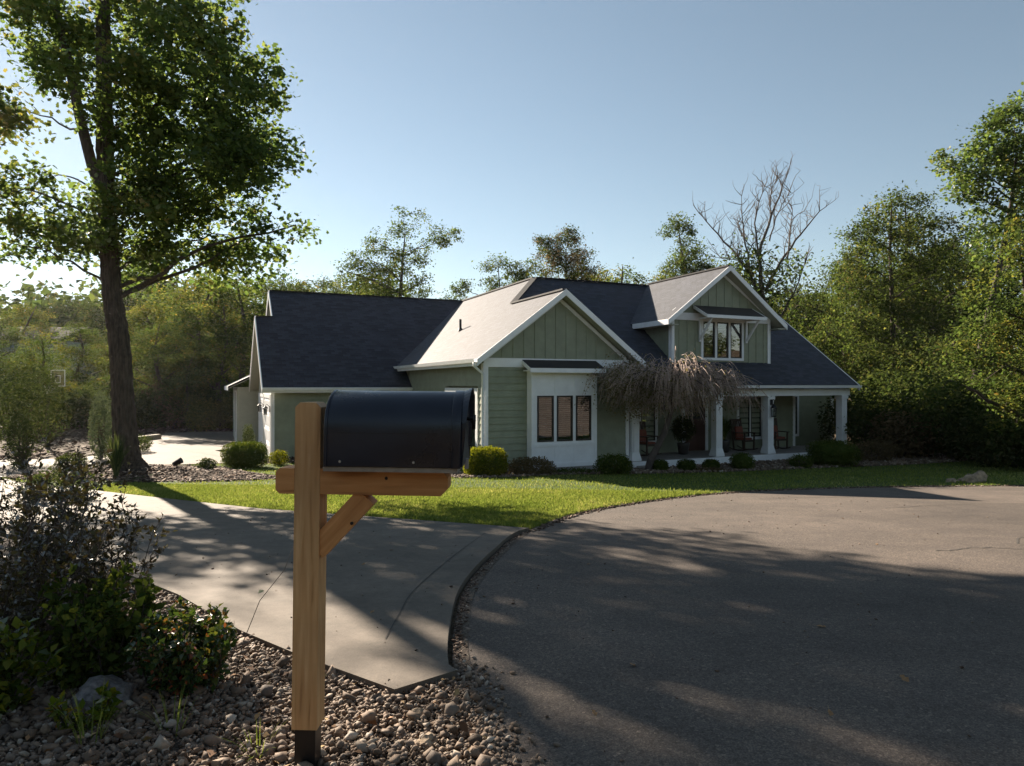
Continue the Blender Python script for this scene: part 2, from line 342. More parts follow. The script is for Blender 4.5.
# stones: deformed low-poly solids in one mesh
ICO = None
def stones_mesh(name, P, sizes, mat, flat=0.65, parent=None, g=None):
    global ICO; g = g or rng
    if ICO is None:
        bm = bmesh.new(); bmesh.ops.create_icosphere(bm, subdivisions=1, radius=1)
        bm.verts.ensure_lookup_table()
        ICO = (np.array([v.co[:] for v in bm.verts]), np.array([[v.index for v in f.verts] for f in bm.faces])); bm.free()
    iv, fc = ICO; N = len(P); k = len(iv)
    V = np.repeat(iv[None], N, 0)*(1+0.27*g.normal(size=(N, k, 1)))
    V = V*(sizes[:, None, None]*g.uniform(0.65, 1.25, (N, 1, 3)))
    V[:, :, 2] *= flat
    a = g.uniform(0, 6.28, N); c, s_ = np.cos(a)[:, None], np.sin(a)[:, None]
    t = g.normal(0, .35, (N, 1)); z = V[:, :, 2] + V[:, :, 0]*t
    X = V[:, :, 0]*c - V[:, :, 1]*s_; Y = V[:, :, 0]*s_ + V[:, :, 1]*c
    V = np.stack([X, Y, z], 2) + P[:, None, :]
    F = (fc[None] + (np.arange(N)*k)[:, None, None]).reshape(-1, 3)
    me = bpy.data.meshes.new(name); me.vertices.add(N*k); me.vertices.foreach_set('co', V.reshape(-1).astype(np.float32))
    me.loops.add(len(F)*3); me.loops.foreach_set('vertex_index', F.reshape(-1).astype(np.int32))
    me.polygons.add(len(F)); me.polygons.foreach_set('loop_start', np.arange(0, len(F)*3, 3, dtype=np.int32))
    me.update(calc_edges=True); me.materials.append(mat)
    o = bpy.data.objects.new(name, me); COL.objects.link(o)
    if parent: o.parent = parent
    return o

# ------------------------------------------------------------------ terrain
def sstep(t): t = np.clip(t, 0, 1); return t*t*(3-2*t)
def G(x, y):
    x = np.asarray(x, float); y = np.asarray(y, float)
    z = 0.188 - 0.07*np.clip(y, -14, 20.5)
    t = np.clip((y-20.5)/2.5, 0, 1); z = z - 0.07*2.5*(t - t*t/2)      # eases to level
    z = z + 0.30*np.exp(-(((x+10.2)/1.9)**2 + ((y-18.2)/2.0)**2))       # mound round the big tree
    z = z + 1.1*sstep((-x-19)/14)*sstep((y-18)/12)
    d = np.sqrt(x*x + y*y)
    z = z + np.clip(d-62, 0, 150)*0.085
    z = z - 0.6*sstep((x-16)/12)*sstep((y-8)/8)*0
    return z
def g1(x, y): return float(G(x, y))
xs = np.unique(np.concatenate([np.linspace(-1500, -80, 15), np.linspace(-80, -30, 14), np.linspace(-30, 30, 81), np.linspace(30, 80, 14), np.linspace(80, 1500, 15)]))
ys = np.unique(np.concatenate([np.linspace(-1500, -80, 12), np.linspace(-80, -14, 10), np.linspace(-14, 18, 17), np.linspace(18, 26, 33), np.linspace(26, 60, 24), np.linspace(60, 240, 24), np.linspace(240, 1500, 12)]))
XX, YY = np.meshgrid(xs, ys); ZZ = G(XX, YY)
me = bpy.data.meshes.new('ground'); nx, ny = len(xs), len(ys)
vv = np.stack([XX.ravel(), YY.ravel(), ZZ.ravel()], 1).tolist()
ff = [[j*nx+i, j*nx+i+1, (j+1)*nx+i+1, (j+1)*nx+i] for j in range(ny-1) for i in range(nx-1)]
me.from_pydata(vv, [], ff); me.materials.append(M['litter'])
o = bpy.data.objects.new('ground', me); COL.objects.link(o); tag(o, kind='structure')

def catmull(pts, n=8, closed=False):
    out = []; P = [np.array(p, float) for p in pts]; m = len(P)
    rngi = range(m if closed else m-1)
    for i in rngi:
        p0 = P[(i-1) % m] if closed or i > 0 else P[0]; p1 = P[i]; p2 = P[(i+1) % m]
        p3 = P[(i+2) % m] if closed or i+2 < m else P[-1]
        for k in range(n):
            t = k/n; out.append(0.5*((2*p1)+(-p0+p2)*t+(2*p0-5*p1+4*p2-p3)*t*t+(-p0+3*p1-3*p2+p3)*t**3))
    if not closed: out.append(P[-1])
    return [tuple(p) for p in out]
def sheet(name, outline, dz, mat, thick=0.0, step=1.0):
    bm = bmesh.new(); vs = [bm.verts.new((x, y, 0)) for x, y in outline]; bm.faces.new(vs)
    ax = [p[0] for p in outline]; ay = [p[1] for p in outline]
    def cut(co, no):
        bmesh.ops.bisect_plane(bm, geom=bm.verts[:]+bm.edges[:]+bm.faces[:], plane_co=co, plane_no=no)
    for y in np.arange(18.25, 26, 0.5):
        if min(ay) < y < max(ay): cut((0, y, 0), (0, 1, 0))
    for x in np.arange(math.floor(min(ax)), max(ax), step):
        if max(ay) > 14 and -16 < x < -4: cut((x+.01, 0, 0), (1, 0, 0))
    bmesh.ops.triangulate(bm, faces=bm.faces[:])
    for v in bm.verts: v.co.z = g1(v.co.x, v.co.y) + dz
    for f in bm.faces:
        if f.normal.z < 0: f.normal_flip()
    if thick:
        ex = bmesh.ops.extrude_face_region(bm, geom=bm.faces[:])
        for v in [e for e in ex['geom'] if isinstance(e, bmesh.types.BMVert)]: v.co.z -= thick
        bmesh.ops.recalc_face_normals(bm, faces=bm.faces[:])
    me = bpy.data.meshes.new(name); bm.to_mesh(me); bm.free(); me.materials.append(mat)
    o = bpy.data.objects.new(name, me); COL.objects.link(o); return o
def inside(poly, X, Y):
    X = np.asarray(X); r = np.zeros(X.shape, bool); n = len(poly)
    for i in range(n):
        x1, y1 = poly[i]; x2, y2 = poly[(i+1) % n]
        c = ((y1 > Y) != (y2 > Y)); 
        with np.errstate(divide='ignore', invalid='ignore'):
            xi = (x2-x1)*(Y-y1)/(y2-y1+1e-12)+x1
        r ^= c & (X < xi)
    return r
def scatter(poly, N, g=None):
    g = g or rng; ax = [p[0] for p in poly]; ay = [p[1] for p in poly]; out = []
    c = 0
    while c < N:
        X = g.uniform(min(ax), max(ax), N*2); Y = g.uniform(min(ay), max(ay), N*2); k = inside(poly, X, Y)
        out.append(np.stack([X[k], Y[k]], 1)); c += k.sum()
        if k.sum() == 0: break
    return np.concatenate(out)[:N]

# road edge (cul-de-sac), driveway, lawn
EDGE = catmull([(0.25, 0.6), (-0.02, 2.3), (-0.24, 3.3), (-0.32, 4.2), (-0.32, 5.3), (-0.12, 6.8), (0.22, 8.3), (1.38, 10.7), (4.1, 13.45), (7.6, 14.9), (11.5, 15.35), (16, 14.9), (20.5, 12.6), (23.5, 9.5)], 8)
road = EDGE + [(32, 6.5), (70, 6.0), (70, -3), (32, -3), (24, -4.5), (18, -8), (11, -9.5), (5, -7.5), (1.2, -3)]
tag(sheet('cul_de_sac_road', road, 0.016, M['asphalt']), kind='structure')
drive_near = [(-0.27, 3.33), (-0.53, 3.08), (-1.1, 3.55), (-1.59, 4.0), (-2.4, 4.9), (-3.8, 6.2), (-6.0, 8.0), (-9.5, 11.0), (-13.5, 14.5), (-17.0, 18.5), (-19.0, 21.5), (-19.0, 24.0), (-16.6, 24.9), (-15.3, 26.5), (-15.6, 29.5), (-17.6, 33.0), (-19.5, 38.5)]
drive_far = [(-9.0, 41), (-8.2, 36.5), (-12.2, 28.0), (-9.6, 25.1), (-9.2, 23.6), (-11.6, 23.0), (-13.3, 21.5), (-13.6, 19.5), (-13.0, 17.2), (-11.3, 15.6), (-8.6, 13.9), (-6.57, 12.4), (-3.86, 10.45), (0.20, 8.32)]
drive_edge = [p for p in EDGE if 3.34 < p[1] < 8.3]
drive = drive_near + drive_far + [(x-0.06, y) for x, y in drive_edge[::-1]]
tag(sheet('driveway', drive, 0.055, M['concrete'], 0.10), kind='structure')
lawn = [(x, y) for x, y in EDGE if y > 8.25 or x > 5]
lawn = lawn + [(27, 13), (27, 20), (20, 24.5), (6, 26), (-9.5, 26.5)] + [(-9.15, 25.1), (-9.15, 23.55)] + [(-11.6, 22.95), (-13.25, 21.5), (-13.55, 19.5), (-12.95, 17.25), (-11.3, 15.65), (-8.6, 13.95), (-6.57, 12.45), (-3.86, 10.5), (0.19, 8.37)]
tag(sheet('lawn', lawn, 0.030, M['turf']), kind='structure')

# house frame : local u along the facade, v to the back, origin at the left corner of the front gable
HZ = CAMZ - 2.45
HO = (-0.82, 20.0); HA = math.radians(24.2); CU, SU = math.cos(HA), math.sin(HA)
def hw(u, v): return (HO[0]+CU*u-SU*v, HO[1]+SU*u+CU*v)

# beds
bed_front = [hw(u, v) for u, v in [(-1.6, 0.3), (-1.9, -1.2), (-1.0, -2.1), (0.8, -2.0), (1.8, -1.75), (3.2, -2.2), (6, -2.55), (9, -2.5), (11.5, -2.6), (14, -3.0), (17.5, -3.0), (19.5, -1.5), (20, 2), (15.2, 2), (15.2, 0.2), (5, 0.2)]]
tag(sheet('stone_bed', catmull(bed_front, 4, True), 0.042, M['dirt']), kind='structure')
bed_garage = [hw(u, v) for u, v in [(-6.6, 8.2), (-6.9, 6.9), (-5.4, 6.2), (-2.5, 6.1), (-0.2, 6.3), (-0.05, 8.3)]]
tag(sheet('garage_mulch_bed', catmull(bed_garage, 4, True), 0.041, M['mulch']), kind='structure')
bed_tree = [(-11.2, 15.9), (-9.3, 15.6), (-7.7, 16.0), (-6.2, 16.9), (-6.0, 17.9), (-7.2, 19.2), (-8.3, 20.6), (-9.6, 22.4), (-11.6, 22.7), (-13.1, 21.4), (-13.4, 19.5), (-12.8, 17.3)]
bed_tree = catmull(bed_tree, 4, True)
tag(sheet('mulch_island', bed_tree, 0.043, M['mulch']), kind='structure')
bed_fg = [(-0.02, 2.3), (-0.24, 3.3), (-0.5, 3.2), (-1.1, 3.6), (-1.6, 4.05), (-2.4, 4.95), (-3.8, 6.25), (-6.0, 8.05), (-9.5, 11.0), (-9, 5), (-5, 0.3), (0.1, 0.3)]
tag(sheet('gravel_bed', bed_fg, 0.012, M['dirt']), kind='structure')

def strip(name, pts, w, dz, mat):
    mb = MB(); L = []
    for i, p in enumerate(pts):
        a = np.array(pts[max(i-1, 0)]); b = np.array(pts[min(i+1, len(pts)-1)]); d = (b-a)/np.linalg.norm(b-a); n = np.array([-d[1], d[0]])*w/2
        q = np.array(p); L.append((q+n, q-n))
    for i in range(len(L)-1):
        c = [L[i][0], L[i][1], L[i+1][1], L[i+1][0]]
        mb.poly([(x, y, g1(x, y)+dz) for x, y in c])
    return mb.build(name, mat)
# stuff on the ground -------------------------------------------------
gg = np.random.default_rng(11)
near_poly = [(0.03, 1.5), (0.01, 2.3), (-0.13, 2.9), (-0.2, 3.33), (-0.52, 3.15), (-1.1, 3.6), (-1.6, 4.05), (-2.4, 4.95), (-3.4, 5.8), (-3.2, 3.2), (-2.0, 1.6)]
P = scatter(near_poly, 44000, gg); sz = gg.lognormal(math.log(0.0072), 0.5, len(P)).clip(0.003, 0.034)
stones_mesh('gravel', np.column_stack([P, G(P[:, 0], P[:, 1])+0.012+sz*0.55+gg.uniform(0, .016, len(P))]), sz, M['gravel'], 0.75, g=gg); tag(bpy.data.objects['gravel'], kind='stuff')
# grit spilled on the road and along the driveway edge
e = np.array(EDGE); e = e[(e[:, 1] > 1.5) & (e[:, 1] < 8.4)]
idx = gg.integers(0, len(e)-1, 2600); off = np.abs(gg.normal(0, 0.10, 2600)); wgt = np.where(e[idx, 1] < 3.5, .85, 0.30)
t = gg.uniform(0, 1, (2600, 1)); Q = e[idx]*(1-t)+e[idx+1]*t; Q[:, 0] += off*wgt - 0.03
sz = gg.lognormal(math.log(0.008), 0.45, len(Q)).clip(0.003, 0.024)
fa = Q[:, 1] > 3.55
stones_mesh('kerb_grit', np.column_stack([Q[fa], G(Q[fa, 0], Q[fa, 1])+0.016+sz[fa]*0.3]), sz[fa]*.75, M['chips'], 0.6, g=gg); tag(bpy.data.objects['kerb_grit'], kind='stuff')
Q, sz = Q[~fa], sz[~fa]
stones_mesh('grit', np.column_stack([Q, G(Q[:, 0], Q[:, 1])+0.016+sz*0.4]), sz, M['gravel'], 0.75, g=gg); tag(bpy.data.objects['grit'], kind='stuff')
ks = catmull([(x+.01, y) for x, y in EDGE if 3.3 < y < 8.4][::2], 3)
tag(strip('kerb_soil', ks, 0.09, 0.0195, M['dirt']), kind='structure')
e = np.array(EDGE); e = e[(e[:, 1] > 8.2)]
idx = gg.integers(0, len(e)-1, 3500); t = gg.uniform(0, 1, (3500, 1)); Q = e[idx]*(1-t)+e[idx+1]*t
Q += gg.normal(0, 0.055, Q.shape); sz = gg.uniform(0.008, 0.028, len(Q))
stones_mesh('edge_soil', np.column_stack([Q, G(Q[:, 0], Q[:, 1])+0.02+sz*0.2]), sz, M['chips'], 0.5, g=gg); tag(bpy.data.objects['edge_soil'], kind='stuff')
P = scatter(catmull(bed_front, 4, True), 9000, gg); sz = gg.uniform(0.02, 0.055, len(P))
stones_mesh('river_rock_cover', np.column_stack([P, G(P[:, 0], P[:, 1])+0.05+sz*0.3]), sz, M['gravel'], 0.7, g=gg); tag(bpy.data.objects['river_rock_cover'], kind='stuff')
P = np.concatenate([scatter(bed_tree, 7000, gg), scatter(catmull(bed_garage, 4, True), 2500, gg), scatter([(-15, 24), (-38, 20), (-50, 60), (-5, 60), (-8, 41), (-19.5, 39), (-18, 33)], 14000, gg)])
P = P[~inside(drive, P[:, 0], P[:, 1])]
sz = gg.uniform(0.02, 0.06, len(P)); sz[9500:] *= 1.9
stones_mesh('mulch_chips', np.column_stack([P, G(P[:, 0], P[:, 1])+0.05+sz*0.25]), sz, M['chips'], 0.35, g=gg); tag(bpy.data.objects['mulch_chips'], kind='stuff')
P = scatter(near_poly, 520, gg); kk = gg.uniform(size=len(P)) < .9
leaf_mesh('leaf_scraps', np.column_stack([P, G(P[:, 0], P[:, 1])+.045]), .034, M['fallen'], None, 1.2, .6, gg, jitter=.4); tag(bpy.data.objects['leaf_scraps'], kind='stuff')
P = np.concatenate([scatter([(-.2, 2.0), (5, 2.0), (9, 9), (5, 13), (1.6, 10.6), (.3, 8), (-.25, 5)], 900, gg), scatter([(-.6, 3.3), (-.35, 4), (-.1, 7), (-3, 9.5), (-6, 11), (-7, 9), (-2.4, 5)], 260, gg)])
sz = gg.lognormal(math.log(.0045), .5, len(P)).clip(.002, .014)
stones_mesh('pavement_debris', np.column_stack([P, G(P[:, 0], P[:, 1])+np.where(inside(drive, P[:, 0], P[:, 1]), .056, .017)+sz*.3]), sz, M['chips'], .5, g=gg); tag(bpy.data.objects['pavement_debris'], kind='stuff')
# grass blades, shorter far away
beds = [catmull(bed_front, 4, True), catmull(bed_garage, 4, True), bed_tree]
P = np.concatenate([scatter(lawn, 150000, gg), scatter([(-9, 13.8), (-3.86, 10.45), (0.2, 8.3), (1.4, 10.7), (4.1, 13.4), (-4, 15), (-9, 15.5)], 150000, gg)])
k = inside(lawn, P[:, 0], P[:, 1])
for b_ in beds: k &= ~inside(b_, P[:, 0], P[:, 1])
P = P[k]; h = gg.uniform(0.03, 0.062, len(P))
ax = np.column_stack([gg.normal(0, .35, len(P)), gg.normal(0, .35, len(P)), np.ones(len(P))])
o = leaf_mesh('grass', np.column_stack([P, G(P[:, 0], P[:, 1])+0.025]), 0.045, M['grass'], upbias=0.0, aspect=0.28, g=gg, axis=ax, jitter=0.3, droop=0.3)
tag(o, kind='stuff')

# concrete joints as shallow dark slots in the driveway
jm = simple('joint_dirt', (0.05, 0.043, 0.036), 0.95)  # dark brown fill of the driveway joints and road cracks
JO = [catmull([(-0.71, 3.83), (-0.72, 4.4), (-0.716, 5.04), (-0.55, 6.4), (-0.31, 7.87)], 6), [(-8.6, 13.6), (-6.4, 9.0)], [(-9.5, 18.2+6), (-15.5, 30)], [(-17.6, 27), (-12.4, 28.2)]]
for q in JO[:3]: tag(strip('driveway_joint', q, 0.008 if q is JO[0] else 0.014, 0.0585, jm), kind='structure')
# crack-filled lines of the road
for q in [catmull([(5.9, 10.8), (7.2, 11.3), (9.5, 11.6), (13, 11.8)], 8), catmull([(8.6, 8.2), (10, 8.9), (13, 9.2)], 6), catmull([(4.3, 6.9), (4.9, 7.1), (5.6, 7.0), (6.6, 7.3)], 10), catmull([(5.4, 7.05), (5.6, 7.6), (6.3, 8.1)], 8), catmull([(4.5, 12.4), (6.5, 12.7), (9, 12.3)], 6)]:
    q = [(x+gg.normal(0, .02), y+gg.normal(0, .02)) for x, y in q]
    tag(strip('road_crack', q, 0.02, 0.0195, jm), kind='structure')

# ------------------------------------------------------------------ THE HOUSE
house = empty('house', (HO[0], HO[1], HZ), HA)
tag(house, 'sage green craftsman house with white trim, dark shingle roof, front gable, dormer and porch', 'house')
PL = 0.75
Hmain = lambda u, v: 2.45 + PL*(v+0.4)
Hleft = lambda u, v: 3.22 + PL*(u+0.34)
Hgr = lambda u, v: 3.22 + PL*(5.34-u)
Hgar = lambda u, v: 2.35 + PL*(v-7.5)
def roof(name, poly, Hf, along, mats=('shingle', 'soffit'), parent=house, th=0.09, soff=True):
    """poly in (u,v); top follows Hf; UV = (along the eave, up the slope)"""
    mb = MB(); top = [(u, v, Hf(u, v)) for u, v in poly]; bot = [(u, v, Hf(u, v)-th) for u, v in poly]
    k = math.sqrt(1+PL*PL)
    uv = [((u, v*k) if along == 'u' else (v, u*k)) for u, v in poly]
    mb.poly(top, uv); mb.poly(bot[::-1], uv[::-1])
    for i in range(len(poly)):
        j = (i+1) % len(poly); mb.poly([top[i], bot[i], bot[j], top[j]], [uv[i]]*4)
    r = mb.build(name, M[mats[0]], parent)
    if soff:
        mb = MB(); c = np.mean(np.array(poly), 0)
        sh = [(c[0]+(u-c[0])*0.992, c[1]+(v-c[1])*0.992) for u, v in poly]
        mb.hexa([(u, v, Hf(u, v)-th-0.035) for u, v in sh], [(u, v, Hf(u, v)-th-0.003) for u, v in sh])
        mb.build('soffit', M[mats[1]], r)
    return r
R_left = roof('roof', [(-.34, -.4), (2.5, -.4), (2.5, 3.467), (4.167, 5.13), (4.167, 13.17), (-.34, 8.66)], Hleft, 'v')
R_gr = roof('roof', [(2.5, -.4), (5.34, -.4), (5.34, .63), (2.5, 3.467)], Hgr, 'v')
R_main = roof('roof', [(5.0, -.4), (15.1, -.4), (15.1, 5.13), (4.167, 5.13), (2.5, 3.467), (5.0, .967)], Hmain, 'u')
Hback = lambda u, v: 6.6 - PL*(v-5.13)
roof('roof', [(15.1, 5.13), (15.1, 10.6), (4.2, 10.6), (4.167, 5.13)], Hback, 'u')
roof('roof', [(4.167, 5.3), (8.6, 9.6), (8.6, 17.5), (4.167, 17.5)], lambda u, v: 6.6-PL*(u-4.167), 'v')
R_gar = roof('roof', [(-5.55, 7.5), (-.03, 7.5), (-.03, 8.97), (4.167, 13.17), (-4.88, 13.17), (-4.88, 11.42), (-5.55, 11.42)], Hgar, 'u')
roof('roof', [(4.167, 13.17), (4.167, 18.9), (-4.88, 18.9), (-4.88, 13.17)], lambda u, v: 6.6-PL*(v-13.17), 'u')
roof('roof', [(-4.88, 11.42), (-5.55, 11.42), (-5.55, 15.34), (-4.88, 15.34)], lambda u, v: 5.29-PL*(v-11.42), 'u')
# ridge caps
mb = MB()
for a, b in [((2.5, -.4, 5.35), (2.5, 3.467, 5.35)), ((4.167, 5.13, 6.6), (15.1, 5.13, 6.6)), ((4.167, 5.13, 6.6), (4.167, 13.17, 6.6)), ((4.167, 13.17, 6.6), (-4.88, 13.17, 6.6)), ((2.5, 3.467, 5.35), (4.167, 5.13, 6.6)), ((-5.55, 11.42, 5.29), (-4.88, 11.42, 5.29))]:
    mb.beam(Vector(a)+Vector((0, 0, .0)), Vector(b), 0.22, 0.05)
mb.build('ridge_cap', M['shingle'], house)

def rake(mb, pts, v0, v1, h):
    """board under a raking roof line in the u-z plane"""
    for (u0, h0), (u1, h1) in zip(pts[:-1], pts[1:]):
        mb.hexa([(u0, v0, h0-h), (u1, v0, h1-h), (u1, v0, h1), (u0, v0, h0)], [(u0, v1, h0-h), (u1, v1, h1-h), (u1, v1, h1), (u0, v1, h0)])
trim = MB()
# front gable rakes, eaves
rake(trim, [(-.37, 3.205), (2.5, 5.36), (5.37, 3.205)], -.445, -.402, .20)
rake(trim, [(-.34+.36, 3.29), (2.5, 5.15), (4.98, 3.29)], -.035, -.003, .13)
trim.box(-.385, -.345, -.445, 8.6, 3.0, 3.2)
trim.box(5.345, 5.385, -.445, .5, 3.0, 3.2)
# frieze band and corner boards of the gable wall
trim.box(-.02, 5.02, -.045, -.002, 2.98, 3.25)
trim.box(-.03, .12, -.04, -.002, -.1, 2.98); trim.box(4.9, 5.03, -.04, -.002, -.1, 2.98)
trim.box(-.045, -.002, -.04, .12, -.1, 3.1)
# main rake at the right end, porch beam
for v0, v1 in ((-.42, 5.13),):
    trim.hexa([(15.105, v0, Hmain(0, v0)-.2), (15.145, v0, Hmain(0, v0)-.2), (15.145, v0, Hmain(0, v0)+.01), (15.105, v0, Hmain(0, v0)+.01)],
              [(15.105, v1, Hmain(0, v1)-.2), (15.145, v1, Hmain(0, v1)-.2), (15.145, v1, Hmain(0, v1)+.01), (15.105, v1, Hmain(0, v1)+.01)])
    trim.hexa([(15.105, 10.62, Hback(0, 10.62)-.2), (15.145, 10.62, Hback(0, 10.62)-.2), (15.145, 10.62, Hback(0, 10.62)), (15.105, 10.62, Hback(0, 10.62))],
              [(15.105, 5.13, 6.4), (15.145, 5.13, 6.4), (15.145, 5.13, 6.61), (15.105, 5.13, 6.61)])
# garage rakes (left end) and eave
for uu, hb, vr, v0, v1 in ((-5.56, 5.29, 11.42, 7.48, 15.36), (-4.89, 6.6, 13.17, 11.45, 18.9)):
    for va in (v0, v1):
        ha = hb-PL*abs(vr-va)
        trim.hexa([(uu, va, ha-.2), (uu-.04, va, ha-.2), (uu-.04, va, ha+.01), (uu, va, ha+.01)], [(uu, vr, hb-.2), (uu-.04, vr, hb-.2), (uu-.04, vr, hb+.01), (uu, vr, hb+.01)])
trim.box(-5.58, -.05, 7.44, 7.485, 2.17, 2.36)
trim.box(-5.25, -5.13, 7.86, 7.898, -.35, 2.2); trim.box(-5.245, -5.202, 7.86, 8.02, -.35, 2.2)
trim.build('trim_board', M['white'], house, bevel=0.004)
# gutters with downspouts
def gutter(p0, p1, out):
    mb = MB(); p0, p1, out = Vector(p0), Vector(p1), Vector(out)
    prof = [(0, 0), (.09, 0), (.12, .10), (.11, .10), (.085, .012), (.005, .012)]
    a = [p0 + out*x + Vector((0, 0, z)) for x, z in prof]; b = [p1 + out*x + Vector((0, 0, z)) for x, z in prof]
    mb.hexa(a, b); return mb.build('gutter', M['white'], house)
gutter((-.387, -.44, 3.10), (-.387, 8.6, 3.10), (-1, 0, 0))
gutter((5.2, -.40, 2.34), (15.14, -.40, 2.34), (0, -1, 0))
gutter((-5.58, 7.438, 2.25), (-.05, 7.438, 2.25), (0, -1, 0))
mb = MB(); mb.tube([(-.45, -.36, 3.1), (-.45, -.36, 3.0), (-.08, -.08, 2.78), (-.08, -.08, .05), (-.08, -.3, -.1)], [.04]*5, 8); mb.build('downspout', M['white'], house, True)
mb = MB(); mb.tube([(5.14, -.42, 2.35), (5.14, -.42, 2.2), (5.14, -.10, 2.0), (5.14, -.10, .1)], [.04]*4, 8); mb.build('downspout', M['white'], house, True)
mb = MB(); mb.tube([(1.4, 5.9, 4.4), (1.4, 5.9, 4.95)], [.045, .045], 10); mb.lathe([(.11, 4.5), (.06, 4.62)], 1.4, 5.9, 12); mb.build('vent_pipe', M['iron'], house)

# lap siding: real overlapping courses on an axis-aligned wall
def lap(name, p0, p1, z0, z1, outn, parent=house, course=.2, topf=None):
    mb = MB(); p0, p1, n = Vector(p0), Vector(p1), Vector(outn); z = z0
    while z < z1-1e-4:
        t = min(z+course, z1); a, b = p0.copy(), p1.copy()
        q = lambda p, zz, o: (p.x+n.x*o, p.y+n.y*o, zz)
        mb.poly([q(a, z, .026), q(b, z, .026), q(b, t, .002), q(a, t, .002)])
        mb.poly([q(a, z, .001), q(b, z, .001), q(b, z, .026), q(a, z, .026)])
        z = t
    # backing
    mb.poly([(p0.x-n.x*.12, p0.y-n.y*.12, z0), (p1.x-n.x*.12, p1.y-n.y*.12, z0), (p1.x-n.x*.12, p1.y-n.y*.12, z1), (p0.x-n.x*.12, p0.y-n.y*.12, z1)])
    mb.poly([(p0.x, p0.y, z1), (p1.x, p1.y, z1), (p1.x-n.x*.12, p1.y-n.y*.12, z1), (p0.x-n.x*.12, p0.y-n.y*.12, z1)])
    return mb.build(name, M['siding'], parent, recalc=False)
F = (0, -1, 0)
lap('wall', (0.1, 0, 0), (1.4, 0, 0), -.1, 2.98, F); lap('wall', (3.6, 0, 0), (4.92, 0, 0), -.1, 2.98, F)
lap('wall', (1.4, 0, 0), (3.6, 0, 0), 2.5, 2.98, F)
lap('wall', (0, 8.0, 0), (0, 3.45, 0), -.1, 3.1, (-1, 0, 0)); lap('wall', (0, 3.45, 0), (0, .1, 0), 2.42, 3.1, (-1, 0, 0)); lap('wall', (0, .45, 0), (0, .1, 0), -.1, 2.42, (-1, 0, 0))
lap('wall', (-5.13, 7.9, 0), (0, 7.9, 0), -.3, 2.3, F)
lap('wall', (5.0, 0, 0), (5.0, 1.8, 0), -.1, 3.1, (1, 0, 0))
# board and batten gable walls
def batten_gable(u0, u1, uc, zt, zb, v, parent=house, sp=.36, slope=PL, zlow=None):
    mb = MB()
    zl = lambda u: zt - slope*abs(u-uc)
    pts = [(u0, v, zb), (u1, v, zb), (u1, v, max(zb, zl(u1))), (uc, v, zt), (u0, v, max(zb, zl(u0)))]
    mb.hexa(pts, [(p[0], v+.1, p[2]) for p in pts])
    u = u0+.18
    while u < u1-.05:
        t = zl(u)
        if t > zb+.05: mb.box(u-.025, u+.025, v-.02, v-.001, zb, t-.02)
        u += sp
    return mb.build('gable_wall', M['siding'], parent)
batten_gable(0.05, 4.95, 2.5, 5.22, 3.2, 0)
# garage end walls, other walls of the house body
mb = MB()
mb.hexa([(-5.2, 7.9, -.3), (-5.2, 14.9, -.3), (-5.2, 14.9, 2.45), (-5.2, 11.42, 5.12), (-5.2, 7.9, 2.45)], [(-5.08, 7.9, -.3), (-5.08, 14.9, -.3), (-5.08, 14.9, 2.45), (-5.08, 11.42, 5.12), (-5.08, 7.9, 2.45)])
mb.build('garage_end_wall', M['soffit'], house)
mb = MB()
mb.hexa([(-4.6, 9.5, 2.4), (-4.6, 18.5, -.3), (-4.6, 18.5, 2.4), (-4.6, 13.17, 6.42)], [(-4.5, 9.5, 2.4), (-4.5, 18.5, -.3), (-4.5, 18.5, 2.4), (-4.5, 13.17, 6.42)])
mb.build('gable_wall', M['soffit'], house)
mb = MB(); mb.box(-4.6, 8.2, 18.4, 18.5, -.3, 2.5); mb.box(8.2, 8.3, 10.3, 18.5, -.3, 3.2); mb.box(8.2, 14.2, 10.2, 10.3, -.3, 2.6)
mb.hexa([(14.13, 1.95, -.1), (14.13, 10.3, -.1), (14.13, 10.3, 2.6), (14.13, 5.13, 6.4), (14.13, 1.95, 4.1)], [(14.03, 1.95, -.1), (14.03, 10.3, -.1), (14.03, 10.3, 2.6), (14.03, 5.13, 6.4), (14.03, 1.95, 4.1)])
mb.build('wall', M['siding'], house)
mb = MB(); mb.box(-5.16, -.02, 7.95, 14.8, -.75, -.31); mb.box(.03, 5.0, .04, 7.9, -.75, -.11); mb.box(5.0, 14.1, 1.85, 10.2, -.75, -.11); mb.box(-4.5, 8.2, 14, 18.4, -.75, -.31)
mb.build('foundation', M['foundation'], house)
# garage doors on the left end wall
for v0, v1 in ((8.45, 10.95), (11.5, 14.1)):
    mb = MB(); mb.box(-5.262, -5.204, v0-.12, v0, -.3, 2.1); mb.box(-5.262, -5.204, v1, v1+.12, -.3, 2.1); mb.box(-5.262, -5.204, v0, v1, 1.95, 2.1)
    df = mb.build('garage_door', M['white'], house)
    mb = MB()
    for i in range(4):
        z = -.3+i*.56; mb.box(-5.24, -5.206, v0+.01, v1-.01, z+.004, z+.552)
        for j in range(4):
            w = (v1-v0)/4; mb.box(-5.252, -5.24, v0+j*w+.08, v0+(j+1)*w-.08, z+.08, z+.47)
    mb.build('door_panel', M['white'], df, bevel=.004)
